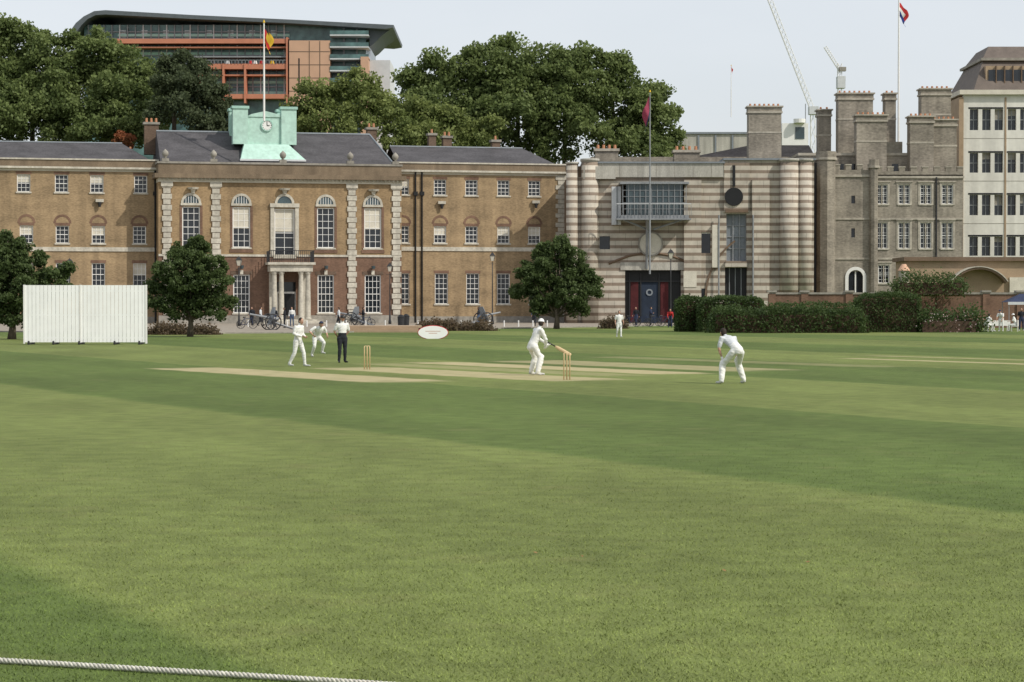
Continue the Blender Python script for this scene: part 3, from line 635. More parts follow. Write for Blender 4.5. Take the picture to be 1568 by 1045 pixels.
def battlements(fr,u0,u1,n0,n1,z,hc=.7,step=1.1):
    ca.box('parapet','castle',fr,u0,u1,n0,n1,z,z+.5); ca.box('string_course','castle_l',fr,u0-.1,u1+.1,n0-.05,n1+.14,z-.25,z)
    k=max(2,round((u1-u0)/step)); w=(u1-u0)/(k*2-1)
    for i in range(k):
        a=u0+i*2*w; ca.box('merlons','castle',fr,a,a+w,n0,n1,z+.5,z+.5+hc); ca.box('merlon_caps','castle_l',fr,a-.04,a+w+.04,n0-.04,n1+.05,z+.5+hc,z+.62+hc)
battlements(K,kx(1277),kx(1338),-.55,.0,kz(268),hc=.5)
battlements(K,kx(1338)+.2,kx(1474),-.55,.0,kz(270),hc=.4)
for px,r,t in ((1264,1.0,246),(1337,.45,258)):
    ca.cyl('turrets','castle',K,kx(px),.2,0,kz(t),r,seg=8); ca.cyl('turret_bands','castle_l',K,kx(px),.2,kz(t),kz(t)+.25,r+.18,seg=8); ca.cyl('turret_tops','castle',K,kx(px),.2,kz(t)+.25,kz(t)+.9,r+.1,seg=8)
ca.cyl('rain_pipe','iron',K,kx(1433),.12,0,kz(272),.09); ca.cyl('rain_pipe','iron',K,kx(1248),-.1,0,kz(250),.22)
for z in (kz(334),kz(395)): ca.box('string_%d'%int(z),'castle_l',K,kx(1277),kx(1474),-.1,.1,z-.2,z)
def stack(px0,px1,pyt,n,depth=2.0,pyb=275,mat='castle'):
    d=244-n; a,b=gx(px0,d),gx(px1,d); zt_=gz(pyt,d)
    ca.box('stacks',mat,K,a,b,n-depth,n,0 if n<-1 else gz(pyb,d),zt_-1.0)
    ca.box('stack_necks','castle_l',K,a-.12,b+.12,n-depth-.12,n+.12,zt_-1.0,zt_-.8); ca.box('stack_tops',mat,K,a-.05,b+.05,n-depth-.05,n+.05,zt_-.8,zt_-.35); ca.box('stack_caps','castle_l',K,a-.2,b+.2,n-depth-.2,n+.2,zt_-.35,zt_-.2)
    k=max(2,int((b-a)/.5))
    for i in range(k): ca.cyl('pots','terracotta',K,a+(i+.5)*(b-a)/k,n-depth/2,zt_-.2,zt_+.1,.13,.11,8)
    ca.box('stack_bands','castle_l',K,a-.04,b+.04,n-depth-.04,n+.04,zt_-3.2,zt_-3.0)
stack(1146,1196,160,-6.3); stack(1253,1272,165,-10.3,pyb=260); stack(1283,1336,140,-8.2); stack(1311,1357,173,-3.1); stack(1355,1371,140,-9.1); stack(1393,1429,175,-2.6); stack(1410,1455,133,-7.1); stack(1428,1464,180,-3.6,depth=1.7)
ca.box('rear_block','castle',K,kx(1230),kx(1474),-16.05,-4.2,0,kz(235)); ca.box('rear_block_top','castle_l',K,kx(1229),kx(1475),-16.2,-4.05,kz(235),kz(231))
ca.box('rear_block2','castle_l',K,kx(1335),kx(1395),-15.3,-5.7,0,kz(212)); ca.box('low_link','castle',K,kx(1246),kx(1258),-10,-.2,0,kz(240))
for px in (1290,1312,1345,1375): ca.box('rear_windows','glass',K,kx(px),kx(px)+.7,-4.2,-4.17,kz(262),kz(248))
ca.done()
sr=Obj('slate_roof_house'); R_=Frame(0,262,0); rx=lambda p:gx(p,262); rz=lambda p:gz(p,262)
sr.box('walls','castle',R_,rx(905),rx(1250),-12,-1,0,rz(240)); sr.prism('roof','slate',R_,[(rx(1060),rz(240)),(rx(1150),rz(222)),(rx(1240),rz(222)),(rx(1250),rz(240))],-12.1,-1.1)
for a,b,t in ((912,947,226),(1033,1072,228)):
    sr.box('stacks','castle',R_,rx(a),rx(b),-3,-.9,rz(260),rz(t)-.4); sr.box('caps','castle_l',R_,rx(a)-.15,rx(b)+.15,-3.15,-.75,rz(t)-.4,rz(t)-.1)
    for i in range(4): sr.cyl('pots','terracotta',R_,rx(a)+(i+.5)*(rx(b)-rx(a))/4,-2,rz(t)-.1,rz(t)+.4,.18,.15,8)
sr.done()
gb=Obj('distant_glass_building'); R2=Frame(0,420,0)
gb.box('hall','conc',R2,gx(1040,420),gx(1215,420),-20,0,0,gz(206,420)); gb.box('hall_roof','lead',R2,gx(1038,420),gx(1217,420),-20.3,.3,gz(206,420),gz(203,420))
for i in range(7): gb.box('mullions','lead',R2,gx(1042+i*26,420),gx(1042+i*26,420)+.3,0,.2,gz(250,420),gz(208,420))
gb.box('plant_room','white',R2,gx(1196,420),gx(1236,420),-10,1,0,gz(190,420)); gb.box('plant_windows','glass_b',R2,gx(1216,420),gx(1230,420),1,1.1,gz(214,420),gz(196,420)); gb.box('mast','steel',R2,gx(1232,420),gx(1233,420),0,.4,gz(190,420),gz(160,420))
gb.cyl('dish','white',R2,gx(1222,420),1.5,gz(190,420),gz(184,420),1.1,1.1)
gb.done()
# ================================================================= WHITE OFFICE
wo=Obj('white_office_building'); O_=Frame(gx(1474,258),258,0)
d0=258
def ox(px): return gx(px,d0)-gx(1474,d0)
def oz(py): return gz(py,d0)
rows=[(168,200),(235,265),(299,330),(363,392),(428,450)]
cols_=[(1484,1497),(1503,1516),(1522,1535),(1542,1555),(1561,1574),(1580,1593),(1599,1612),(1618,1631),(1638,1651)]
ops=[]
for t,b_ in rows:
    for a,c in cols_: ops.append((ox(a),ox(c),oz(b_),oz(t)))
wall(wo,'front_wall','office_white',O_,0,ox(1680),0,oz(146),0,ops,rev=.5)
wo.box('core','brown_l',O_,.02,ox(1680),-20,-.56,0,oz(146)-.02)
for o in ops:
    wo.box('glass','glass',O_,o[0],o[1],-.55,-.4,o[2],o[3]); u=(o[0]+o[1])/2; wo.box('frames','steel',O_,u-.04,u+.04,-.4,-.33,o[2],o[3]); wo.box('frames','steel',O_,o[0],o[1],-.4,-.34,(o[2]+o[3])/2-.04,(o[2]+o[3])/2+.04)
    if random.random()<.3: wo.box('blinds','stone_g',O_,o[0]+.05,o[1]-.05,-.4,-.36,o[3]-(o[3]-o[2])*random.uniform(.2,.5),o[3])
for t,b_ in rows:
    wo.box('dark_spandrels','black',O_,ox(1482),ox(1535),-.02,.03,oz(t-.5),oz(t-3)); wo.box('dark_spandrels','black',O_,ox(1541),ox(1680),-.02,.03,oz(t-.5),oz(t-3))
    wo.box('panel_joints','stone_g',O_,0,ox(1680),-.02,.02,oz(b_+13),oz(b_+12.3))
for i,px in enumerate((1538.5,1596,1655)): wo.box('joints','brown_l',O_,ox(px)-.1,ox(px)+.1,0,.06,0,oz(150))
wo.box('corner_strip','brown_l',O_,ox(1467),-.005,-20,.2,0,oz(150)); wo.box('eaves','cream',O_,-.5,ox(1680),-20,.5,oz(146),oz(139))
wo.frustum('mansard','mansard',O_,(ox(1491),ox(1680),-18,-.5,oz(139)),(ox(1512),ox(1680),-14,-3.0,oz(90)))
wo.box('top_eave','stone_g',O_,ox(1508),ox(1680),-15,-2.5,oz(90),oz(86)); wo.frustum('top_roof','mansard',O_,(ox(1512),ox(1680),-14,-3,oz(86)),(ox(1526),ox(1680),-12,-5,oz(65)))
wo.box('attic_wall','brown_l',O_,ox(1512),ox(1680),-8,-1.4,oz(139),oz(100))
for i in range(10): a=ox(1516+i*13); wo.box('attic_glass','glass',O_,a,a+.75,-1.4,-1.3,oz(128),oz(106)); wo.box('attic_posts','brown',O_,a+.8,a+.9,-1.4,-1.1,oz(135),oz(100))
wo.done()
lp=Obj('tan_pavilion'); P_=Frame(0,214,0); p_x=lambda p:gx(p,214); p_z=lambda p:gz(p,214)
lp.box('walls','brown_l',P_,p_x(1388),p_x(1600),-6,0,0,p_z(400)); lp.box('roof_edge','brown',P_,p_x(1383),p_x(1605),-6.3,.4,p_z(400),p_z(394))
lp.box('end_wall','cream',P_,p_x(1545),p_x(1600),0,.3,0,p_z(425))
lp.ring('arched_canopy','brown',P_,p_x(1495),p_z(462),3.0,3.2,35,145,0,1.4,16); lp.ring('arched_canopy_edge','stone_w',P_,p_x(1495),p_z(462),3.2,3.28,35,145,0,1.5,16)
lp.cyl('dome_turret','castle_l',P_,p_x(1381),1,0,p_z(415),.5); lp.cyl('dome_turret','tan',P_,p_x(1381),1,p_z(415),p_z(405),.6,.2)
lp.done()
bw=Obj('brick_boundary_wall'); B_=Frame(0,196,0); b_x=lambda p:gx(p,196); b_z=lambda p:gz(p,196)
bw.box('brickwork','brick_r',B_,b_x(1180),b_x(1700),-.4,0,0,b_z(451)); bw.box('coping','stone_g',B_,b_x(1179),b_x(1700),-.5,.1,b_z(451),b_z(448))
for px in (1182,1232,1300,1370,1440,1510,1562): bw.box('piers','brick_r',B_,b_x(px)-.3,b_x(px)+.3,-.51,.12,0,b_z(450)); bw.box('pier_caps','stone_g',B_,b_x(px)-.4,b_x(px)+.4,-.6,.22,b_z(448)+.003,b_z(445))
bw.done()
def hedge(name,px0,px1,pyt,d,dep,mat='leaf_hedge',leaf=.13,den=260,zb=0,wob=.15):
    x0,x1=gx(px0,d),gx(px1,d); h_=gz(pyt,d)-zb; vol=(x1-x0)*h_+(x1-x0)*dep+dep*h_*2; k=int(vol*den)
    P=rng.random((k,3)); f=rng.random(k)
    fa=(x1-x0)*h_; fb=(x1-x0)*dep; fc=dep*h_; tot=fa*2+fb+fc*2
    idx=np.searchsorted(np.cumsum([fa,fa,fb,fc,fc])/tot,f)
    P[idx==0,1]=0;P[idx==1,1]=1;P[idx==2,2]=1;P[idx==3,0]=0;P[idx==4,0]=1
    e=np.minimum(P[:,0],1-P[:,0])*(x1-x0); drop=np.clip(.5-e,0,1)*.7
    C=np.stack([x0+P[:,0]*(x1-x0),d-dep/2+P[:,1]*dep,zb+P[:,2]*(h_-drop)],1)
    lump=np.sin(C[:,0]*2.1)+np.sin(C[:,0]*5.3+C[:,2]*3)+np.sin(C[:,2]*4.1+C[:,0])
    C+=rng.normal(size=C.shape)*wob*.6; C[:,1]-=lump*wob*.4; C[:,2]+=lump*wob*.3*P[:,2]
    C[:,2]=np.maximum(C[:,2],.03)
    ob=Obj(name); ob.box('inner_branches','bed',WORLD,x0+.2,x1-.2,-(d+dep/2-.2),-(d-dep/2+.2),zb,zb+h_-.3); r=ob.done()
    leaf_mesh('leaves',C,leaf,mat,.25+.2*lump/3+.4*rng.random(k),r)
hedge('box_hedge',1037,1078,456,172,3,leaf=.16); hedge('box_hedge',1070,1165,458,170,3.2,leaf=.16); hedge('box_hedge',1090,1318,476,164,2,leaf=.16,wob=.3); hedge('box_hedge',1312,1404,452,168,2.4,leaf=.14)
hedge('clipped_hedge',1180,1312,466,185,1.5,'leaf_hedge',leaf=.14,den=150)
hedge('flowering_shrubs',1404,1500,483,168,2,'leaf_hedge',leaf=.2,wob=.5,den=150); hedge('flowers',1408,1498,486,166.6,.6,'flowers',leaf=.12,wob=.5,den=18)
hedge('shrub',1372,1475,428,194,1.5,'leaf_dark',leaf=.2,wob=.5,den=150,zb=2.9)
hedge('flower_bed',638,752,499,176,3,'leaf_bed',leaf=.18,wob=.3); hedge('flower_bed',230,330,504,155,2,'leaf_bed',leaf=.18,wob=.3)
hedge('shrub',925,955,488,190,1.5,'leaf_bed',leaf=.16,wob=.4)
tree('tree',291,516,[(290,396,26),(262,412,24),(322,410,24),(250,440,25),(292,440,32),(332,440,28),(244,466,20),(280,474,28),(318,474,28),(345,462,16),(302,380,15),(270,384,12)],.36,80,.17,'leaf_dark',trunk_r=.16,tips=22)
tree('tree',18,520,[(5,385,22),(30,380,20),(15,410,28),(50,412,22),(-15,420,30),(80,428,18),(20,450,36),(60,450,26),(98,445,13),(-10,480,30),(30,484,30),(12,366,13),(103,414,8)],.36,75,.17,'leaf_dark',trunk_r=.2,tips=24)
tree('tree',852,504,[(850,385,22),(830,402,22),(875,396,22),(813,425,24),(850,425,32),(888,422,24),(803,450,20),(835,456,28),(872,456,28),(906,445,17),(857,371,12),(822,474,16),(885,474,18)],.42,80,.2,'leaf_dark',trunk_r=.2,tips=24)
# ================================================================= SIGHT SCREEN
ss=Obj('sight_screen'); dS=gd(528); U=Frame(gx(37,dS),dS,1.5)
wS=186/FL*dS; hS=gz(437,dS)
nb=31
for i in range(nb):
    a=wS*i/nb; ss.box('boards','screen_white',U,a+.008,a+wS/nb-.008,-.03,.0+(i%2)*.006,.12,hS)
for z in (.35,hS/2,hS-.3): ss.box('rails_%d'%int(z*10),'screen_white',U,0,wS,-.1,-.031,z-.05,z+.05)
for a in (0,wS*.46,wS): ss.box('posts','white',U,a-.04,a+.04,-.16,.03,.05,hS+.02)
for a in (.3,wS*.25,wS*.46,wS*.75,wS-.3):
    ss.box('feet','iron',U,a-.05,a+.05,-1.2,.5,.02,.1); ss.tube('braces','iron',[U.p(a,-1.1,.1),U.p(a,-.1,hS*.8)],[.03,.03],6); ss.tube('wheels','iron',[U.p(a-.04,.4,.1),U.p(a+.04,.4,.1)],[.1,.1],12)
ss.done()
# ================================================================= STREET FURNITURE
def lamp(px,base,top,d=None):
    d=d or gd(base); ob=Obj('street_lamp'); x=gx(px,d); h_=gz(top,d)
    v,f=tube([(x,d,z) for z in (0,.3,.5,.9,1.0,h_*.6,h_-.95)],[.16,.15,.1,.09,.06,.05,.04],10); ob.add('column','iron',v,f)
    ob.tube('ladder_bar','iron',[(x-.35,d,h_-1.2),(x+.35,d,h_-1.2)],[.025,.025],6)
    ob.frustum('lantern_glass','cream',WORLD,(x-.14,x+.14,-d-.14,-d+.14,h_-.9),(x-.24,x+.24,-d-.24,-d+.24,h_-.4))
    ob.frustum('lantern_roof','iron',WORLD,(x-.28,x+.28,-d-.28,-d+.28,h_-.4),(x-.1,x+.1,-d-.1,-d+.1,h_-.12)); ob.cyl('finial','iron',WORLD,x,-d,h_-.12,h_,.05,.02)
    for a in (-1,1):
        for b in (-1,1): ob.tube('lantern_frame','iron',[(x+a*.14,d+b*.14,h_-.9),(x+a*.25,d+b*.25,h_-.4)],[.02,.02],5)
    ob.done(('column',))
lamp(366,500,392); lamp(754,497,386); lamp(1027,500,381); lamp(107,505,395) ; lamp(597,497,402)
def wheel(ob,c,r,axis,mat='iron',rim=.04,spokes=12):
    c=Vector(c); ax=Vector(axis).normalized(); up=Vector((0,0,1)); s_=ax.cross(up).normalized()
    pts=[c+(s_*math.cos(t)+up*math.sin(t))*r for t in [2*math.pi*i/24 for i in range(25)]]
    ob.tube('wheel_rims',mat,pts,[rim]*25,6)
    for i in range(spokes): t=2*math.pi*i/spokes; ob.tube('spokes',mat,[c,c+(s_*math.cos(t)+up*math.sin(t))*r],[rim*.6,rim*.45],4)
    ob.tube('hubs',mat,[c-ax*.1,c+ax*.1],[rim*2.2,rim*2.2],8)
def gun(px,base,yaw):
    d=gd(base); x=gx(px,d); ob=Obj('field_gun'); a=math.radians(yaw); fw=Vector((math.cos(a),math.sin(a),0)); sd=Vector((-math.sin(a),math.cos(a),0)); o=Vector((x,d,0))
    for s_ in (-.75,.75): wheel(ob,o+sd*s_+Vector((0,0,.65)),.62,sd,rim=.05)
    ob.tube('axle','iron',[o-sd*.8+Vector((0,0,.65)),o+sd*.8+Vector((0,0,.65))],[.06,.06],8)
    ob.tube('barrel','steel',[o-fw*.6+Vector((0,0,.85)),o+fw*.3+Vector((0,0,1.0)),o+fw*1.6+Vector((0,0,1.25)),o+fw*1.7+Vector((0,0,1.26))],[.14,.11,.07,.09],12)
    for s_ in (-.12,.12): ob.tube('trail','steel',[o+sd*s_+Vector((0,0,.7)),o-fw*1.8+sd*s_*3+Vector((0,0,.1))],[.09,.07],6)
    P=[o+fw*.1+sd*s_+Vector((0,0,z))+fw*(-.25*(z-.5)) for s_,z in ((-.7,.45),(.7,.45),(.7,1.35),(.45,1.8),(-.45,1.8),(-.7,1.35))]
    ob.add('shield','lead',[tuple(p) for p in P]+[tuple(p-fw*.03) for p in P],[(0,1,2,3,4,5),(11,10,9,8,7,6)]+[(i,(i+1)%6,6+(i+1)%6,6+i) for i in range(6)])
    ob.done()
gun(415,506,200); gun(740,500,25); gun(543,500,160)
def bike(px,base,yaw):
    d=gd(base); x=gx(px,d); ob=Obj('bicycle'); a=math.radians(yaw); f=Vector((math.cos(a),math.sin(a),0)); s_=Vector((-math.sin(a),math.cos(a),0)); o=Vector((x,d,.38)); Z=Vector((0,0,1))
    A,B=o-f*.5,o+f*.5
    for c in (A,B): wheel(ob,c,.34,s_,rim=.025,spokes=10)
    bb=o-f*.05-Z*.05; st=o-f*.2+Z*.5; hd=o+f*.36+Z*.5
    for p,q in ((A,bb),(A,st),(bb,st),(bb,hd),(st-Z*.05,hd),(hd+Z*.1,B)): ob.tube('frame','navy',[p,q],[.025,.025],6)
    ob.tube('saddle','black',[st+Z*.07-f*.13,st+Z*.09+f*.13],[.07,.03],6); ob.tube('handlebar','iron',[hd+Z*.15-s_*.25,hd+Z*.15+s_*.25],[.015,.015],6); ob.done()
for px,b_,yw in ((966,501,5),(984,500,-15),(1004,501,10),(1016,500,20),(560,501,10),(378,504,5)): bike(px,b_,yw)
sg=Obj('oval_sign'); d=gd(519); fr=Frame(0,d,0)
def ell(ob,part,mat,x,z,a,b,n0,n1,seg=28):
    ob.prism(part,mat,fr,[(x+a*math.cos(2*math.pi*i/seg),z+b*math.sin(2*math.pi*i/seg)) for i in range(seg)],n0,n1)
x=gx(663,d); z=gz(509.5,d); ell(sg,'rim','red',x,z,.93,.44,-.06,0); ell(sg,'panel','screen_white',x,z,.89,.40,0,.02)
for i,(w_,zz) in enumerate(((.45,.08),(.25,-.04))): sg.box('lettering','orange',fr,x-w_,x+w_,.02,.026,z+zz-.012,z+zz+.012)
for a in (-.5,.5): sg.box('legs','iron',fr,x+a-.03,x+a+.03,-.12,-.061,0,z)
sg.done()
st_=Obj('stone_steps')
for k in range(3): st_.box('step_%d'%k,'brown_l',WORLD,gx(522,166),gx(640,166),-(166+k*.5+6),-(166+k*.5),.002,.15*(k+1))
st_.done()
for px,b_ in ((614,503),(622,501)):
    ob=Obj('litter_bin'); d=gd(b_); x=gx(px,d); ob.cyl('body','iron',WORLD,x,-d,0,.95,.24,.3); ob.cyl('lid','black',WORLD,x,-d,.95,1.15,.33,.12); ob.done()
bo=Obj('bollard_row')
for px in list(range(640,860,22))+list(range(120,230,22))+list(range(380,620,30)):
    d=gd(501); x=gx(px,d)
    bo.cyl('posts','white',WORLD,x,-d,0,.5,.06,.05,8); bo.cyl('tops','white',WORLD,x,-d,.5,.58,.08,.02,8)
bo.done()
def lattice(ob,p,q,w_,n_,r,mat='white'):
    p=Vector(p);q=Vector(q);t=(q-p).normalized(); s_=Vector((0,1,0)); u_=t.cross(s_).normalized()
    cs=[(1,0),(-.5,.86),(-.5,-.86)]
    for a,b in cs: ob.tube('chords',mat,[p+(u_*a+s_*b)*w_,q+(u_*a+s_*b)*w_],[r,r],5)
    for i in range(n_):
        c0_=p+(q-p)*i/n_; c1_=p+(q-p)*(i+1)/n_
        for k in range(3): a=cs[k]; b=cs[(k+1)%3]; ob.tube('lacing',mat,[c0_+(u_*a[0]+s_*a[1])*w_,c1_+(u_*b[0]+s_*b[1])*w_],[r*.6,r*.6],4)
cr_=Obj('tower_crane'); d=600
lattice(cr_,(gx(1165,d),d,gz(-30,d)),(gx(1243,d),d,gz(170,d)),.75,26,.09); lattice(cr_,(gx(1243,d),d,gz(170,d)),(gx(1243,d),d,0),.8,14,.12); cr_.box('cab','pale',WORLD,gx(1238,d),gx(1252,d),-d-2,-d+1,gz(176,d),gz(164,d)); cr_.done()
cr_=Obj('tower_crane'); lattice(cr_,(gx(1262,d),d,gz(73,d)),(gx(1287,d),d,gz(112,d)),.5,12,.08); lattice(cr_,(gx(1284,d),d,gz(98,d)),(gx(1284,d),d,0),.7,30,.1)
cr_.box('cab','pale',WORLD,gx(1281,d),gx(1293,d),-d-2,-d+1,gz(136,d),gz(118,d)); cr_.box('counterweight','stone_g',WORLD,gx(1284,d),gx(1294,d),-d-1,-d+1,gz(110,d),gz(104,d)); cr_.done()
gz_=Obj('scorers_gazebo'); d=gd(506); x0,x1=gx(1545,d),gx(1600,d)
for x in (x0,x1):
    for n_ in (-d-2.4,-d): gz_.cyl('posts','steel',WORLD,x,n_,0,2.2,.03)
gz_.frustum('canopy','navy',WORLD,(x0-.1,x1+.1,-d-2.5,-d+.1,2.2),(x0+1.1,x1-1.1,-d-1.3,-d-1.1,2.85)); gz_.box('valance','pale',WORLD,x0-.1,x1+.1,-d+.1,-d+.12,2.0,2.22); gz_.done()
tb=Obj('white_table'); x=gx(1528,d); tb.box('top','white',WORLD,x-.9,x+.9,-d-.4,-d+.3,.72,.76)
for a in (-.8,.8):
    for b in (-.3,.2): tb.box('legs','white',WORLD,x+a-.03,x+a+.03,-d+b-.03,-d+b+.03,0,.72)
tb.box('cloth','white',WORLD,x-.91,x+.91,-d+.3,-d+.32,.35,.77); tb.done()
def wicket(px,py):
    x,d=G(px,py); ob=Obj('cricket_wicket'); e=Vector((.848,.53,0))
    for k in (-1,0,1):
        p=Vector((x,d,0))+e*(.1*k); v,f=tube([p,p+Vector((0,0,.7)),p+Vector((0,0,.76))],[.0175,.0175,.012],10); ob.add('stumps','stumpw',v,f)
    for k in (-1,1):
        p=Vector((x,d,.765))+e*(.05*k); ob.tube('bails','stumpw',[p-e*.045,p-e*.02,p+e*.02,p+e*.045],[.008,.011,.011,.008],6)
    ob.done(('stumps',))
wicket(868,582); wicket(562,566)
# ================================================================= PEOPLE
def person(name,x,y,yaw,J,shirt='cloth_w',legs='cloth_w',shoes='shoe',sleeves='short',headwear=None,hair='hair',pads=False,scale=1.,look=(0,0),vox=.022,gloves=False):
    D=dict(pelvis=(0,0,.95),belly=(0,.01,1.1),chest=(0,.0,1.32),neck=(0,.01,1.5),head=(0,.04,1.64),
      shL=(-.19,0,1.43),elL=(-.26,-.03,1.14),wrL=(-.27,.08,.9),shR=(.19,0,1.43),elR=(.26,-.03,1.14),wrR=(.27,.08,.9),
      hiL=(-.1,0,.92),knL=(-.12,.03,.5),anL=(-.13,-.02,.09),hiR=(.1,0,.92),knR=(.12,.03,.5),anR=(.13,-.02,.09),toL=None,toR=None)
    D.update(J); P={k:(Vector(v) if v is not None else None) for k,v in D.items()}
    for s_ in 'LR':
        if P['to'+s_] is None: P['to'+s_]=P['an'+s_]+Vector(((-.04 if s_=='L' else .04),.2,-.05))
    sh=(P['shR']-P['shL']).normalized(); hp=(P['hiR']-P['hiL']).normalized()
    parts=[]
    tl=lambda a,b,t:P[a].lerp(P[b],t)
    parts.append(([P['pelvis']-(P['belly']-P['pelvis']).normalized()*.1,P['pelvis'],P['belly']],[(.12,.10),(.17,.125),(.155,.115)],hp,'legs'))
    parts.append(([P['belly'],tl('belly','chest',.5),P['chest'],tl('chest','neck',.55),tl('chest','neck',.88)],[(.16,.118),(.165,.12),(.19,.125),(.17,.10),(.075,.07)],sh,'shirt'))
    parts.append(([tl('chest','neck',.7),P['neck'],tl('neck','head',.6)],[.065,.058,.056],sh,'skin'))
    for s_ in 'LR':
        a,b,c=P['sh'+s_],P['el'+s_],P['wr'+s_]
        if sleeves=='short':
            parts.append(([a.lerp(P['chest'],.3),a,a.lerp(b,.35),a.lerp(b,.75)],[.07,.078,.068,.066],None,'shirt')); parts.append(([a.lerp(b,.6),b,b.lerp(c,.3),c],[.045,.041,.041,.028],None,'skin'))
        else: parts.append(([a.lerp(P['chest'],.3),a,a.lerp(b,.4),b,b.lerp(c,.3),c.lerp(b,.06)],[.07,.078,.066,.054,.052,.042],None,'shirt'))
        a,b,c,t=P['hi'+s_],P['kn'+s_],P['an'+s_],P['to'+s_]
        pr=.022 if pads else 0
        parts.append(([a,a.lerp(b,.3),b],[.108,.098,.068],None,'legs'))
        parts.append(([b+(b-c).normalized()*(.1 if pads else 0),b,b.lerp(c,.3),b.lerp(c,.8),c+(b-c)*.02],[.066+pr*.6,.07+pr,.07+pr,.055+pr,.055+pr*.5],None,'pads' if pads else 'legs'))
        parts.append(([c+(c-t)*.25-Vector((0,0,.035)),c.lerp(t,.3)-Vector((0,0,.03)),t],[(.036,.04),(.045,.042),(.035,.03)],None,'shoes'))
    V=[];Fc=[];SEGS=[]
    def rr(r): return max(r) if isinstance(r,tuple) else r
    for pts,rad,side,lab in parts:
        d0_=(pts[1]-pts[0]).normalized(); d1_=(pts[-1]-pts[-2]).normalized()
        h0=rad[0];h1=rad[-1]; sc=lambda r,k:(r[0]*k,r[1]*k) if isinstance(r,tuple) else r*k
        pp=[pts[0]-d0_*rr(h0)*.6,pts[0]-d0_*rr(h0)*.3]+pts+[pts[-1]+d1_*rr(h1)*.3,pts[-1]+d1_*rr(h1)*.6]; ra=[sc(h0,.4),sc(h0,.85)]+list(rad)+[sc(h1,.85),sc(h1,.4)]
        v,f=tube(pp,ra,12,side=side); b0=len(V); V+=v; Fc+=[tuple(i+b0 for i in q) for q in f]
        for i in range(len(pts)-1): SEGS.append((pts[i],pts[i+1],(rr(rad[i])+rr(rad[i+1]))/2,lab))
    tm=bpy.data.meshes.new('tmp'); tm.from_pydata(V,[],Fc); bm=bmesh.new(); bm.from_mesh(tm); bmesh.ops.recalc_face_normals(bm,faces=bm.faces); bm.to_mesh(tm); bm.free()
    to=link(bpy.data.objects.new('tmp',tm)); m=to.modifiers.new('r','REMESH'); m.mode='VOXEL'; m.voxel_size=vox; m2=to.modifiers.new('s','SMOOTH'); m2.factor=.5; m2.iterations=3
    dg=bpy.context.evaluated_depsgraph_get(); dg.update(); em=bpy.data.meshes.new_from_object(to.evaluated_get(dg)); bpy.data.objects.remove(to); bpy.data.meshes.remove(tm)
    nv=len(em.vertices); co=np.empty(nv*3); em.vertices.foreach_get('co',co); co=co.reshape(-1,3)
    fold=.006*np.sin(co[:,2]*55+co[:,0]*30)*np.sin(co[:,0]*25+co[:,1]*31+co[:,2]*12); co=co+fold[:,None]*np.array([1,1,0])
    faces=[tuple(p.vertices) for p in em.polygons]; cen=np.array([co[list(f)].mean(0) for f in faces])
    best=np.full(len(faces),9.); lab=np.zeros(len(faces),int); labs=['shirt','legs','skin','shoes','pads']
    for a,b,r,l in SEGS:
        a=np.array(a);b=np.array(b);ab=b-a; t=np.clip(((cen-a)@ab)/(ab@ab),0,1); dd=np.linalg.norm(cen-(a+t[:,None]*ab),axis=1)/ r
        w=dd<best; best[w]=dd[w]; lab[w]=labs.index(l)
    allV=[tuple(c) for c in co]; allF=list(faces); allM=list(lab)
    mats=[shirt,legs,'skin',shoes,'pad_w',hair,'black','white','navy','red']
    def addp(v,f,mi,Mx=None):
        b0=len(allV)
        for p in v:
            allV.append(tuple(Mx@Vector(p)) if Mx is not None else tuple(p))
        for q in f: allF.append(tuple(i+b0 for i in q)); allM.append(mi)
    Hc=P['head']; Mh=Matrix.Translation(Hc)@Matrix.Rotation(math.radians(look[0]),4,'Z')@Matrix.Rotation(math.radians(look[1]),4,'X')
    def ellip(cx,cy,cz_,rx_,ry_,rz_,mi,nu=14,nv_=10,zmin=-1.,fn=None):
        v=[];f=[]
        for i in range(nv_+1):
            ph=-math.pi/2+math.pi*i/nv_; ph=max(ph,math.asin(zmin)) 
            for j in range(nu):
                th=2*math.pi*j/nu; p=[cx+rx_*math.cos(ph)*math.cos(th),cy+ry_*math.cos(ph)*math.sin(th),cz_+rz_*math.sin(ph)]
                if fn: p=fn(p)
                v.append(p)
        for i in range(nv_):
            for j in range(nu): f.append((i*nu+j,i*nu+(j+1)%nu,(i+1)*nu+(j+1)%nu,(i+1)*nu+j))
        addp(v,f,mi,Mh)
    def jaw(p):
        t=max(0,min(1,(-p[2])/.12)); return [p[0]*(1-.35*t),p[1]*(1-.15*t)+.012*t,p[2]]
    ellip(0,0,0,.076,.096,.122,2,fn=jaw,nu=18,nv_=14)
    ellip(0,.098,-.012,.013,.018,.024,2,8,6); ellip(.077,0,-.005,.01,.022,.03,2,8,6); ellip(-.077,0,-.005,.01,.022,.03,2,8,6)
    for s_ in (-1,1): ellip(s_*.03,.084,.012,.013,.009,.007,7,8,6); ellip(s_*.03,.0915,.012,.006,.004,.006,6,6,5); ellip(s_*.03,.087,.03,.017,.007,.004,5,6,5)
    ellip(0,.088,-.055,.024,.008,.006,9,8,5)
    ellip(0,-.014,.018,.083,.099,.115,5,16,12,zmin=-.15,fn=lambda p:[p[0],p[1]-.0 if p[1]<.05 else .05+(p[1]-.05)*.55,p[2]])
    ellip(0,-.04,-.02,.076,.068,.08,5,12,8)
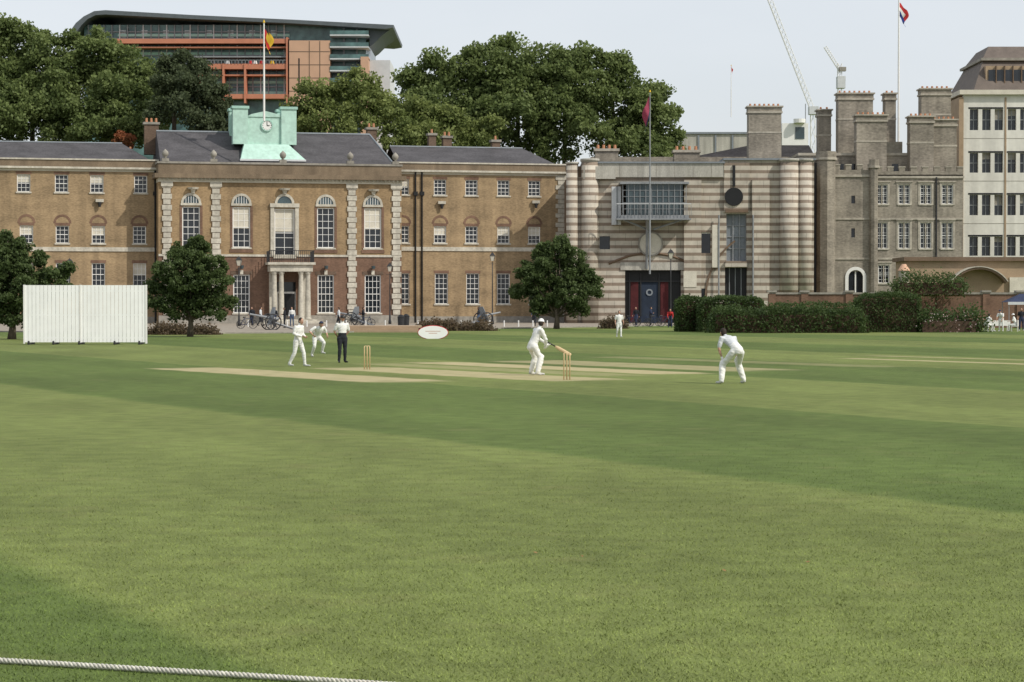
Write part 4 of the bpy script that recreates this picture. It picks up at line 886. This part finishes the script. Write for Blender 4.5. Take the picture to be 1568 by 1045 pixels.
    if headwear:
        hm={'cap_white':7,'cap_navy':8,'cap_red':9,'hat_white':7,'helmet':8,'cap_dark':6}[headwear]
        ellip(0,-.004,.035,.092,.108,.105,hm,16,10,zmin=.0)
        if headwear.startswith('cap') or headwear=='helmet':
            v=[];f=[]
            for i in range(9):
                a=math.radians(20+140*i/8); v.append((.09*math.cos(a),.1*math.sin(a),.04)); v.append((.1*math.cos(a),.1*math.sin(a)+.075*math.sin(a)**.7,.03))
            for i in range(8): f.append((2*i,2*i+1,2*i+3,2*i+2))
            addp(v,f,hm,Mh); addp([(a,b,c+.006) for a,b,c in v],f,hm,Mh)
        else:
            v=[];f=[]
            for i in range(24):
                a=2*math.pi*i/24; v.append((.088*math.cos(a),.104*math.sin(a),.045)); v.append((.165*math.cos(a),.18*math.sin(a),.025))
            for i in range(24): f.append((2*i,2*i+1,(2*i+3)%48,(2*i+2)%48))
            addp(v,f,hm,Mh)
        if headwear=='helmet':
            for z in (-.02,-.05,-.08):
                pts=[(.09*math.cos(a),.125*math.sin(a),z) for a in [math.radians(10+160*i/8) for i in range(9)]]; v,f=tube(pts,[.004]*9,5); addp(v,f,6,Mh)
    for s_ in 'LR':
        e,w=P['el'+s_],P['wr'+s_]; dv=(w-e).normalized(); sg_=-1 if s_=='L' else 1
        fwd=Vector((0,1,0)); fx=(fwd-dv*fwd.dot(dv)); fx=fx.normalized() if fx.length>.2 else Vector((0,0,1)); nx=dv.cross(fx).normalized()*(-sg_)
        if nx.x*sg_>0: nx=-nx
        mi=4 if gloves else 2; g=1.35 if gloves else 1.
        v,f=tube([w-dv*.01,w+dv*.03,w+dv*.07,w+dv*.095],[(.026*g,.018*g),(.036*g,.017*g),(.042*g,.017*g),(.036*g,.012*g)],10,side=fx); addp(v,f,mi)
        for k,(o_,ln) in enumerate(((.030,.07),(.010,.08),(-.010,.074),(-.029,.058))):
            b0=w+dv*.088+fx*o_*g; p1=b0+(dv*.85+nx*.4).normalized()*ln*.45; p2=p1+(dv*.4+nx*.9).normalized()*ln*.32; p3=p2+(dv*-.1+nx).normalized()*ln*.25
            v,f=tube([b0-dv*.015,p1,p2,p3],[.0095*g,.009*g,.008*g,.006*g],6); addp(v,f,mi)
        b0=w+dv*.035+fx*.032*g; p1=b0+(fx*.8+dv*.7+nx*.2).normalized()*.04; p2=p1+(dv+nx*.5).normalized()*.03; v,f=tube([b0-fx*.012,p1,p2],[.012*g,.0105*g,.008*g],6); addp(v,f,mi)
    me=bpy.data.meshes.new(name); me.from_pydata(allV,[],allF)
    for mm in mats: me.materials.append(MATS[mm])
    me.polygons.foreach_set('material_index',allM); me.polygons.foreach_set('use_smooth',[True]*len(allF)); me.update()
    bpy.data.meshes.remove(em)
    o=link(bpy.data.objects.new(name,me)); o.location=(x,y,0); o.rotation_euler=(0,0,math.radians(yaw)); o.scale=(scale,)*3
    return o
x,y=G(819,575)
bt=person('cricket_batsman',x,y,-62,dict(pelvis=(0,-.10,.86),belly=(0,-.02,.99),chest=(0,.08,1.2),neck=(0,.16,1.38),head=(0,.21,1.51),shL=(-.19,.12,1.32),elL=(-.2,.24,1.05),wrL=(-.03,.38,.92),shR=(.19,.10,1.32),elR=(.22,.24,1.03),wrR=(.03,.34,.84),
  hiL=(-.11,-.08,.84),knL=(-.17,.1,.48),anL=(-.2,-.02,.09),hiR=(.11,-.08,.84),knR=(.17,.1,.48),anR=(.2,-.02,.09)),headwear='cap_white',pads=True,sleeves='long',gloves=True,look=(50,-10),scale=1.04)
bt_m=Matrix.Translation((x,y,0))@Matrix.Rotation(math.radians(-62),4,'Z')@Matrix.Scale(1.04,4)
cb=Obj('cricket_bat'); h1=bt_m@Vector((.0,.40,.97)); dirb=Vector((.74,-.15,-.42)).normalized(); sd_=dirb.cross(Vector((0,1,0))).normalized()
cb.tube('handle','black',[h1,h1+dirb*.3],[.018,.018],8)
v,f=tube([h1+dirb*t for t in (.28,.34,.42,.7,.8,.84)],[(.02,.015),(.045,.02),(.054,.024),(.054,.034),(.052,.025),(.04,.012)],10,side=sd_); cb.add('blade','willow',v,f); cb.done(('handle','blade'))
x,y=G(1121,588)
person('wicket_keeper',x,y,28,dict(pelvis=(0,-.28,.92),belly=(0,-.12,1.03),chest=(0,.14,1.17),neck=(0,.32,1.27),head=(-.02,.41,1.37),shL=(-.2,.2,1.23),elL=(-.29,.2,.95),wrL=(-.24,.14,.72),shR=(.2,.2,1.23),elR=(.29,.2,.95),wrR=(.24,.14,.72),
  hiL=(-.12,-.24,.86),knL=(-.26,.07,.5),anL=(-.36,-.04,.09),hiR=(.12,-.24,.86),knR=(.26,.07,.5),anR=(.36,-.04,.09)),shirt='shirt_g',pads=True,gloves=True,look=(0,-5),scale=1.0)
x,y=G(456,562)
person('cricket_fielder',x,y,-120,dict(chest=(0,.05,1.31),neck=(0,.09,1.49),head=(0,.14,1.62),shL=(-.19,.05,1.42),elL=(-.27,.02,1.16),wrL=(-.12,.24,1.06),shR=(.19,.05,1.42),elR=(.27,.02,1.16),wrR=(.1,.26,1.08),
  knL=(-.16,.14,.5),anL=(-.2,.16,.09),knR=(.14,-.04,.5),anR=(.18,-.24,.11)),sleeves='long',look=(-10,-5),scale=.96)
x,y=G(486,547)
person('cricket_bowler',x,y,-150,dict(pelvis=(0,-.05,.82),belly=(0,.03,.95),chest=(0,.17,1.12),neck=(0,.3,1.24),head=(0,.38,1.34),shL=(-.2,.2,1.2),elL=(-.36,.1,1.0),wrL=(-.3,.32,.86),shR=(.2,.2,1.2),elR=(.42,.15,1.05),wrR=(.36,.36,.9),
  hiL=(-.1,-.05,.8),knL=(-.16,.3,.6),anL=(-.16,.1,.22),hiR=(.1,-.05,.8),knR=(.16,.06,.44),anR=(.15,-.22,.09)),headwear='cap_navy',sleeves='short',look=(0,10),scale=.98)
x,y=G(524,556)
person('cricket_umpire',x,y,-158,dict(elL=(-.28,-.08,1.16),wrL=(-.12,-.17,.95),elR=(.28,-.08,1.16),wrR=(.1,-.17,.93),knL=(-.1,.02,.5),anL=(-.11,-.02,.09),knR=(.1,.02,.5),anR=(.12,-.02,.09)),legs='dark_cloth',shoes='black',headwear='cap_dark',sleeves='short',scale=.98)
x,y=G(948,517)
person('cricket_fielder',x,y,-170,dict(knL=(-.1,.1,.5),anL=(-.1,.12,.09),anR=(.12,-.15,.1),wrL=(-.26,.2,.95)),headwear=None,scale=.95,vox=.03)
sit=dict(pelvis=(0,-.1,.5),belly=(0,-.08,.66),chest=(0,0,.9),neck=(0,.04,1.08),head=(0,.08,1.22),shL=(-.19,0,1.0),elL=(-.24,.1,.76),wrL=(-.15,.35,.78),shR=(.19,0,1.0),elR=(.24,.1,.76),wrR=(.15,.35,.78),hiL=(-.1,-.08,.5),knL=(-.14,.36,.5),anL=(-.14,.36,.09),hiR=(.1,-.08,.5),knR=(.14,.36,.5),anR=(.14,.36,.09))
lean=dict(pelvis=(0,-.12,.92),chest=(0,.12,1.24),neck=(0,.22,1.38),head=(0,.3,1.5),shL=(-.19,.12,1.32),shR=(.19,.12,1.32),elL=(-.24,.26,1.06),wrL=(-.2,.42,.84),elR=(.24,.26,1.06),wrR=(.2,.42,.84))
for px,py,yw,J,sh,hw in ((1533,508,150,lean,'cloth_w','cap_navy'),(1514,508,-60,sit,'cloth_w',None),(1553,508,70,sit,'cloth_w','cap_white'),(1564,507,170,{},'dark_cloth',None)):
    x,y=G(px,py); person('cricketer_waiting' if sh=='cloth_w' else 'spectator',x,y,yw,J,shirt=sh,legs='cloth_w' if sh=='cloth_w' else 'navy',headwear=hw,vox=.03)
    if J is sit:
        ob=Obj('folding_chair'); fr_=Frame(x,y,yw); ob.box('seat','white',fr_,-.22,.22,-.2,.28,.38,.42)
        for u_ in (-.2,.2):
            for n_ in (-.18,.26): ob.box('legs','white',fr_,u_-.015,u_+.015,n_-.015,n_+.015,0,.38)
        ob.box('back','white',fr_,-.22,.22,.26,.29,.42,.85); ob.done()
walk=dict(knL=(-.1,.16,.52),anL=(-.1,.22,.09),knR=(.1,-.02,.5),anR=(.1,-.26,.14),wrL=(-.26,-.1,.92),wrR=(.26,.25,.98),elR=(.25,.04,1.15))
arms=dict(elL=(-.3,.05,1.18),wrL=(-.1,.22,1.18),elR=(.3,.05,1.18),wrR=(.1,.22,1.15))
for px,py,yw,J,sh,lg in ((386,499,170,walk,'dark_cloth','dark_cloth'),(399,500,-100,walk,'shirt_g','dark_cloth'),(436,503,100,arms,'dark_cloth','dark_cloth'),(447,500,175,{},'cloth_w','denim'),(421,501,-40,walk,'dark_cloth','navy'),(519,502,90,walk,'shirt_g','dark_cloth'),(556,500,-90,arms,'dark_cloth','dark_cloth'),(818,500,180,walk,'navy','dark_cloth'),(733,501,80,arms,'dark_cloth','denim'),(1026,502,180,lean,'red','navy'),(974,500,160,walk,'dark_cloth','navy'),(996,499,-90,arms,'navy','dark_cloth'),(62,500,150,walk,'navy','navy')):
    x,y=G(px,py); person('pedestrian',x,y,yw,J,shirt=sh,legs=lg,shoes='black',sleeves='long',vox=.035)
# ================================================================= LIGHT / CAMERA / WORLD
Sv=Vector((.8,-.5,0)).normalized(); el=math.radians(43); Sd=Vector((Sv.x*math.cos(el),Sv.y*math.cos(el),math.sin(el)))
sun=bpy.data.lights.new('sun','SUN'); sun.energy=3.3; sun.angle=math.radians(.7); sun.color=(1,.95,.86)
so=link(bpy.data.objects.new('sun',sun)); so.rotation_euler=Sd.to_track_quat('Z','Y').to_euler()
w=bpy.data.worlds.new('World'); scene.world=w; w.use_nodes=True; nt=w.node_tree; bg=nt.nodes['Background']
sk=nt.nodes.new('ShaderNodeTexSky'); sk.sky_type='NISHITA'; sk.sun_disc=False; sk.sun_elevation=el; sk.sun_rotation=math.atan2(Sv.x,Sv.y); sk.air_density=1.0; sk.dust_density=2.0; sk.ozone_density=1
tc=nt.nodes.new('ShaderNodeTexCoord'); mp=nt.nodes.new('ShaderNodeMapping'); mp.inputs['Scale'].default_value=(1,1,3); no=nt.nodes.new('ShaderNodeTexNoise'); no.inputs['Scale'].default_value=2.2; no.inputs['Detail'].default_value=6
nt.links.new(tc.outputs['Generated'],mp.inputs[0]); nt.links.new(mp.outputs[0],no.inputs['Vector'])
mr=nt.nodes.new('ShaderNodeMapRange'); mr.inputs[1].default_value=.3; mr.inputs[2].default_value=.7; mr.inputs[3].default_value=.62; mr.inputs[4].default_value=.84; nt.links.new(no.outputs[0],mr.inputs[0])
mx=nt.nodes.new('ShaderNodeMix'); mx.data_type='RGBA'; nt.links.new(mr.outputs[0],mx.inputs[0]); nt.links.new(sk.outputs[0],mx.inputs[6]); mx.inputs[7].default_value=(8.2,8.5,8.9,1)
nt.links.new(mx.outputs[2],bg.inputs[0]); bg.inputs[1].default_value=.11
cam=bpy.data.cameras.new('camera'); cam.lens=FL/1568*36; cam.sensor_width=36; cam.clip_end=8000; cam.clip_start=.1
co=link(bpy.data.objects.new('camera',cam)); co.location=(0,0,H); co.rotation_euler=(math.radians(90)-math.atan(59.5/FL),0,0)
scene.camera=co
scene.view_settings.view_transform='Standard'; scene.view_settings.look='None'; scene.view_settings.exposure=0
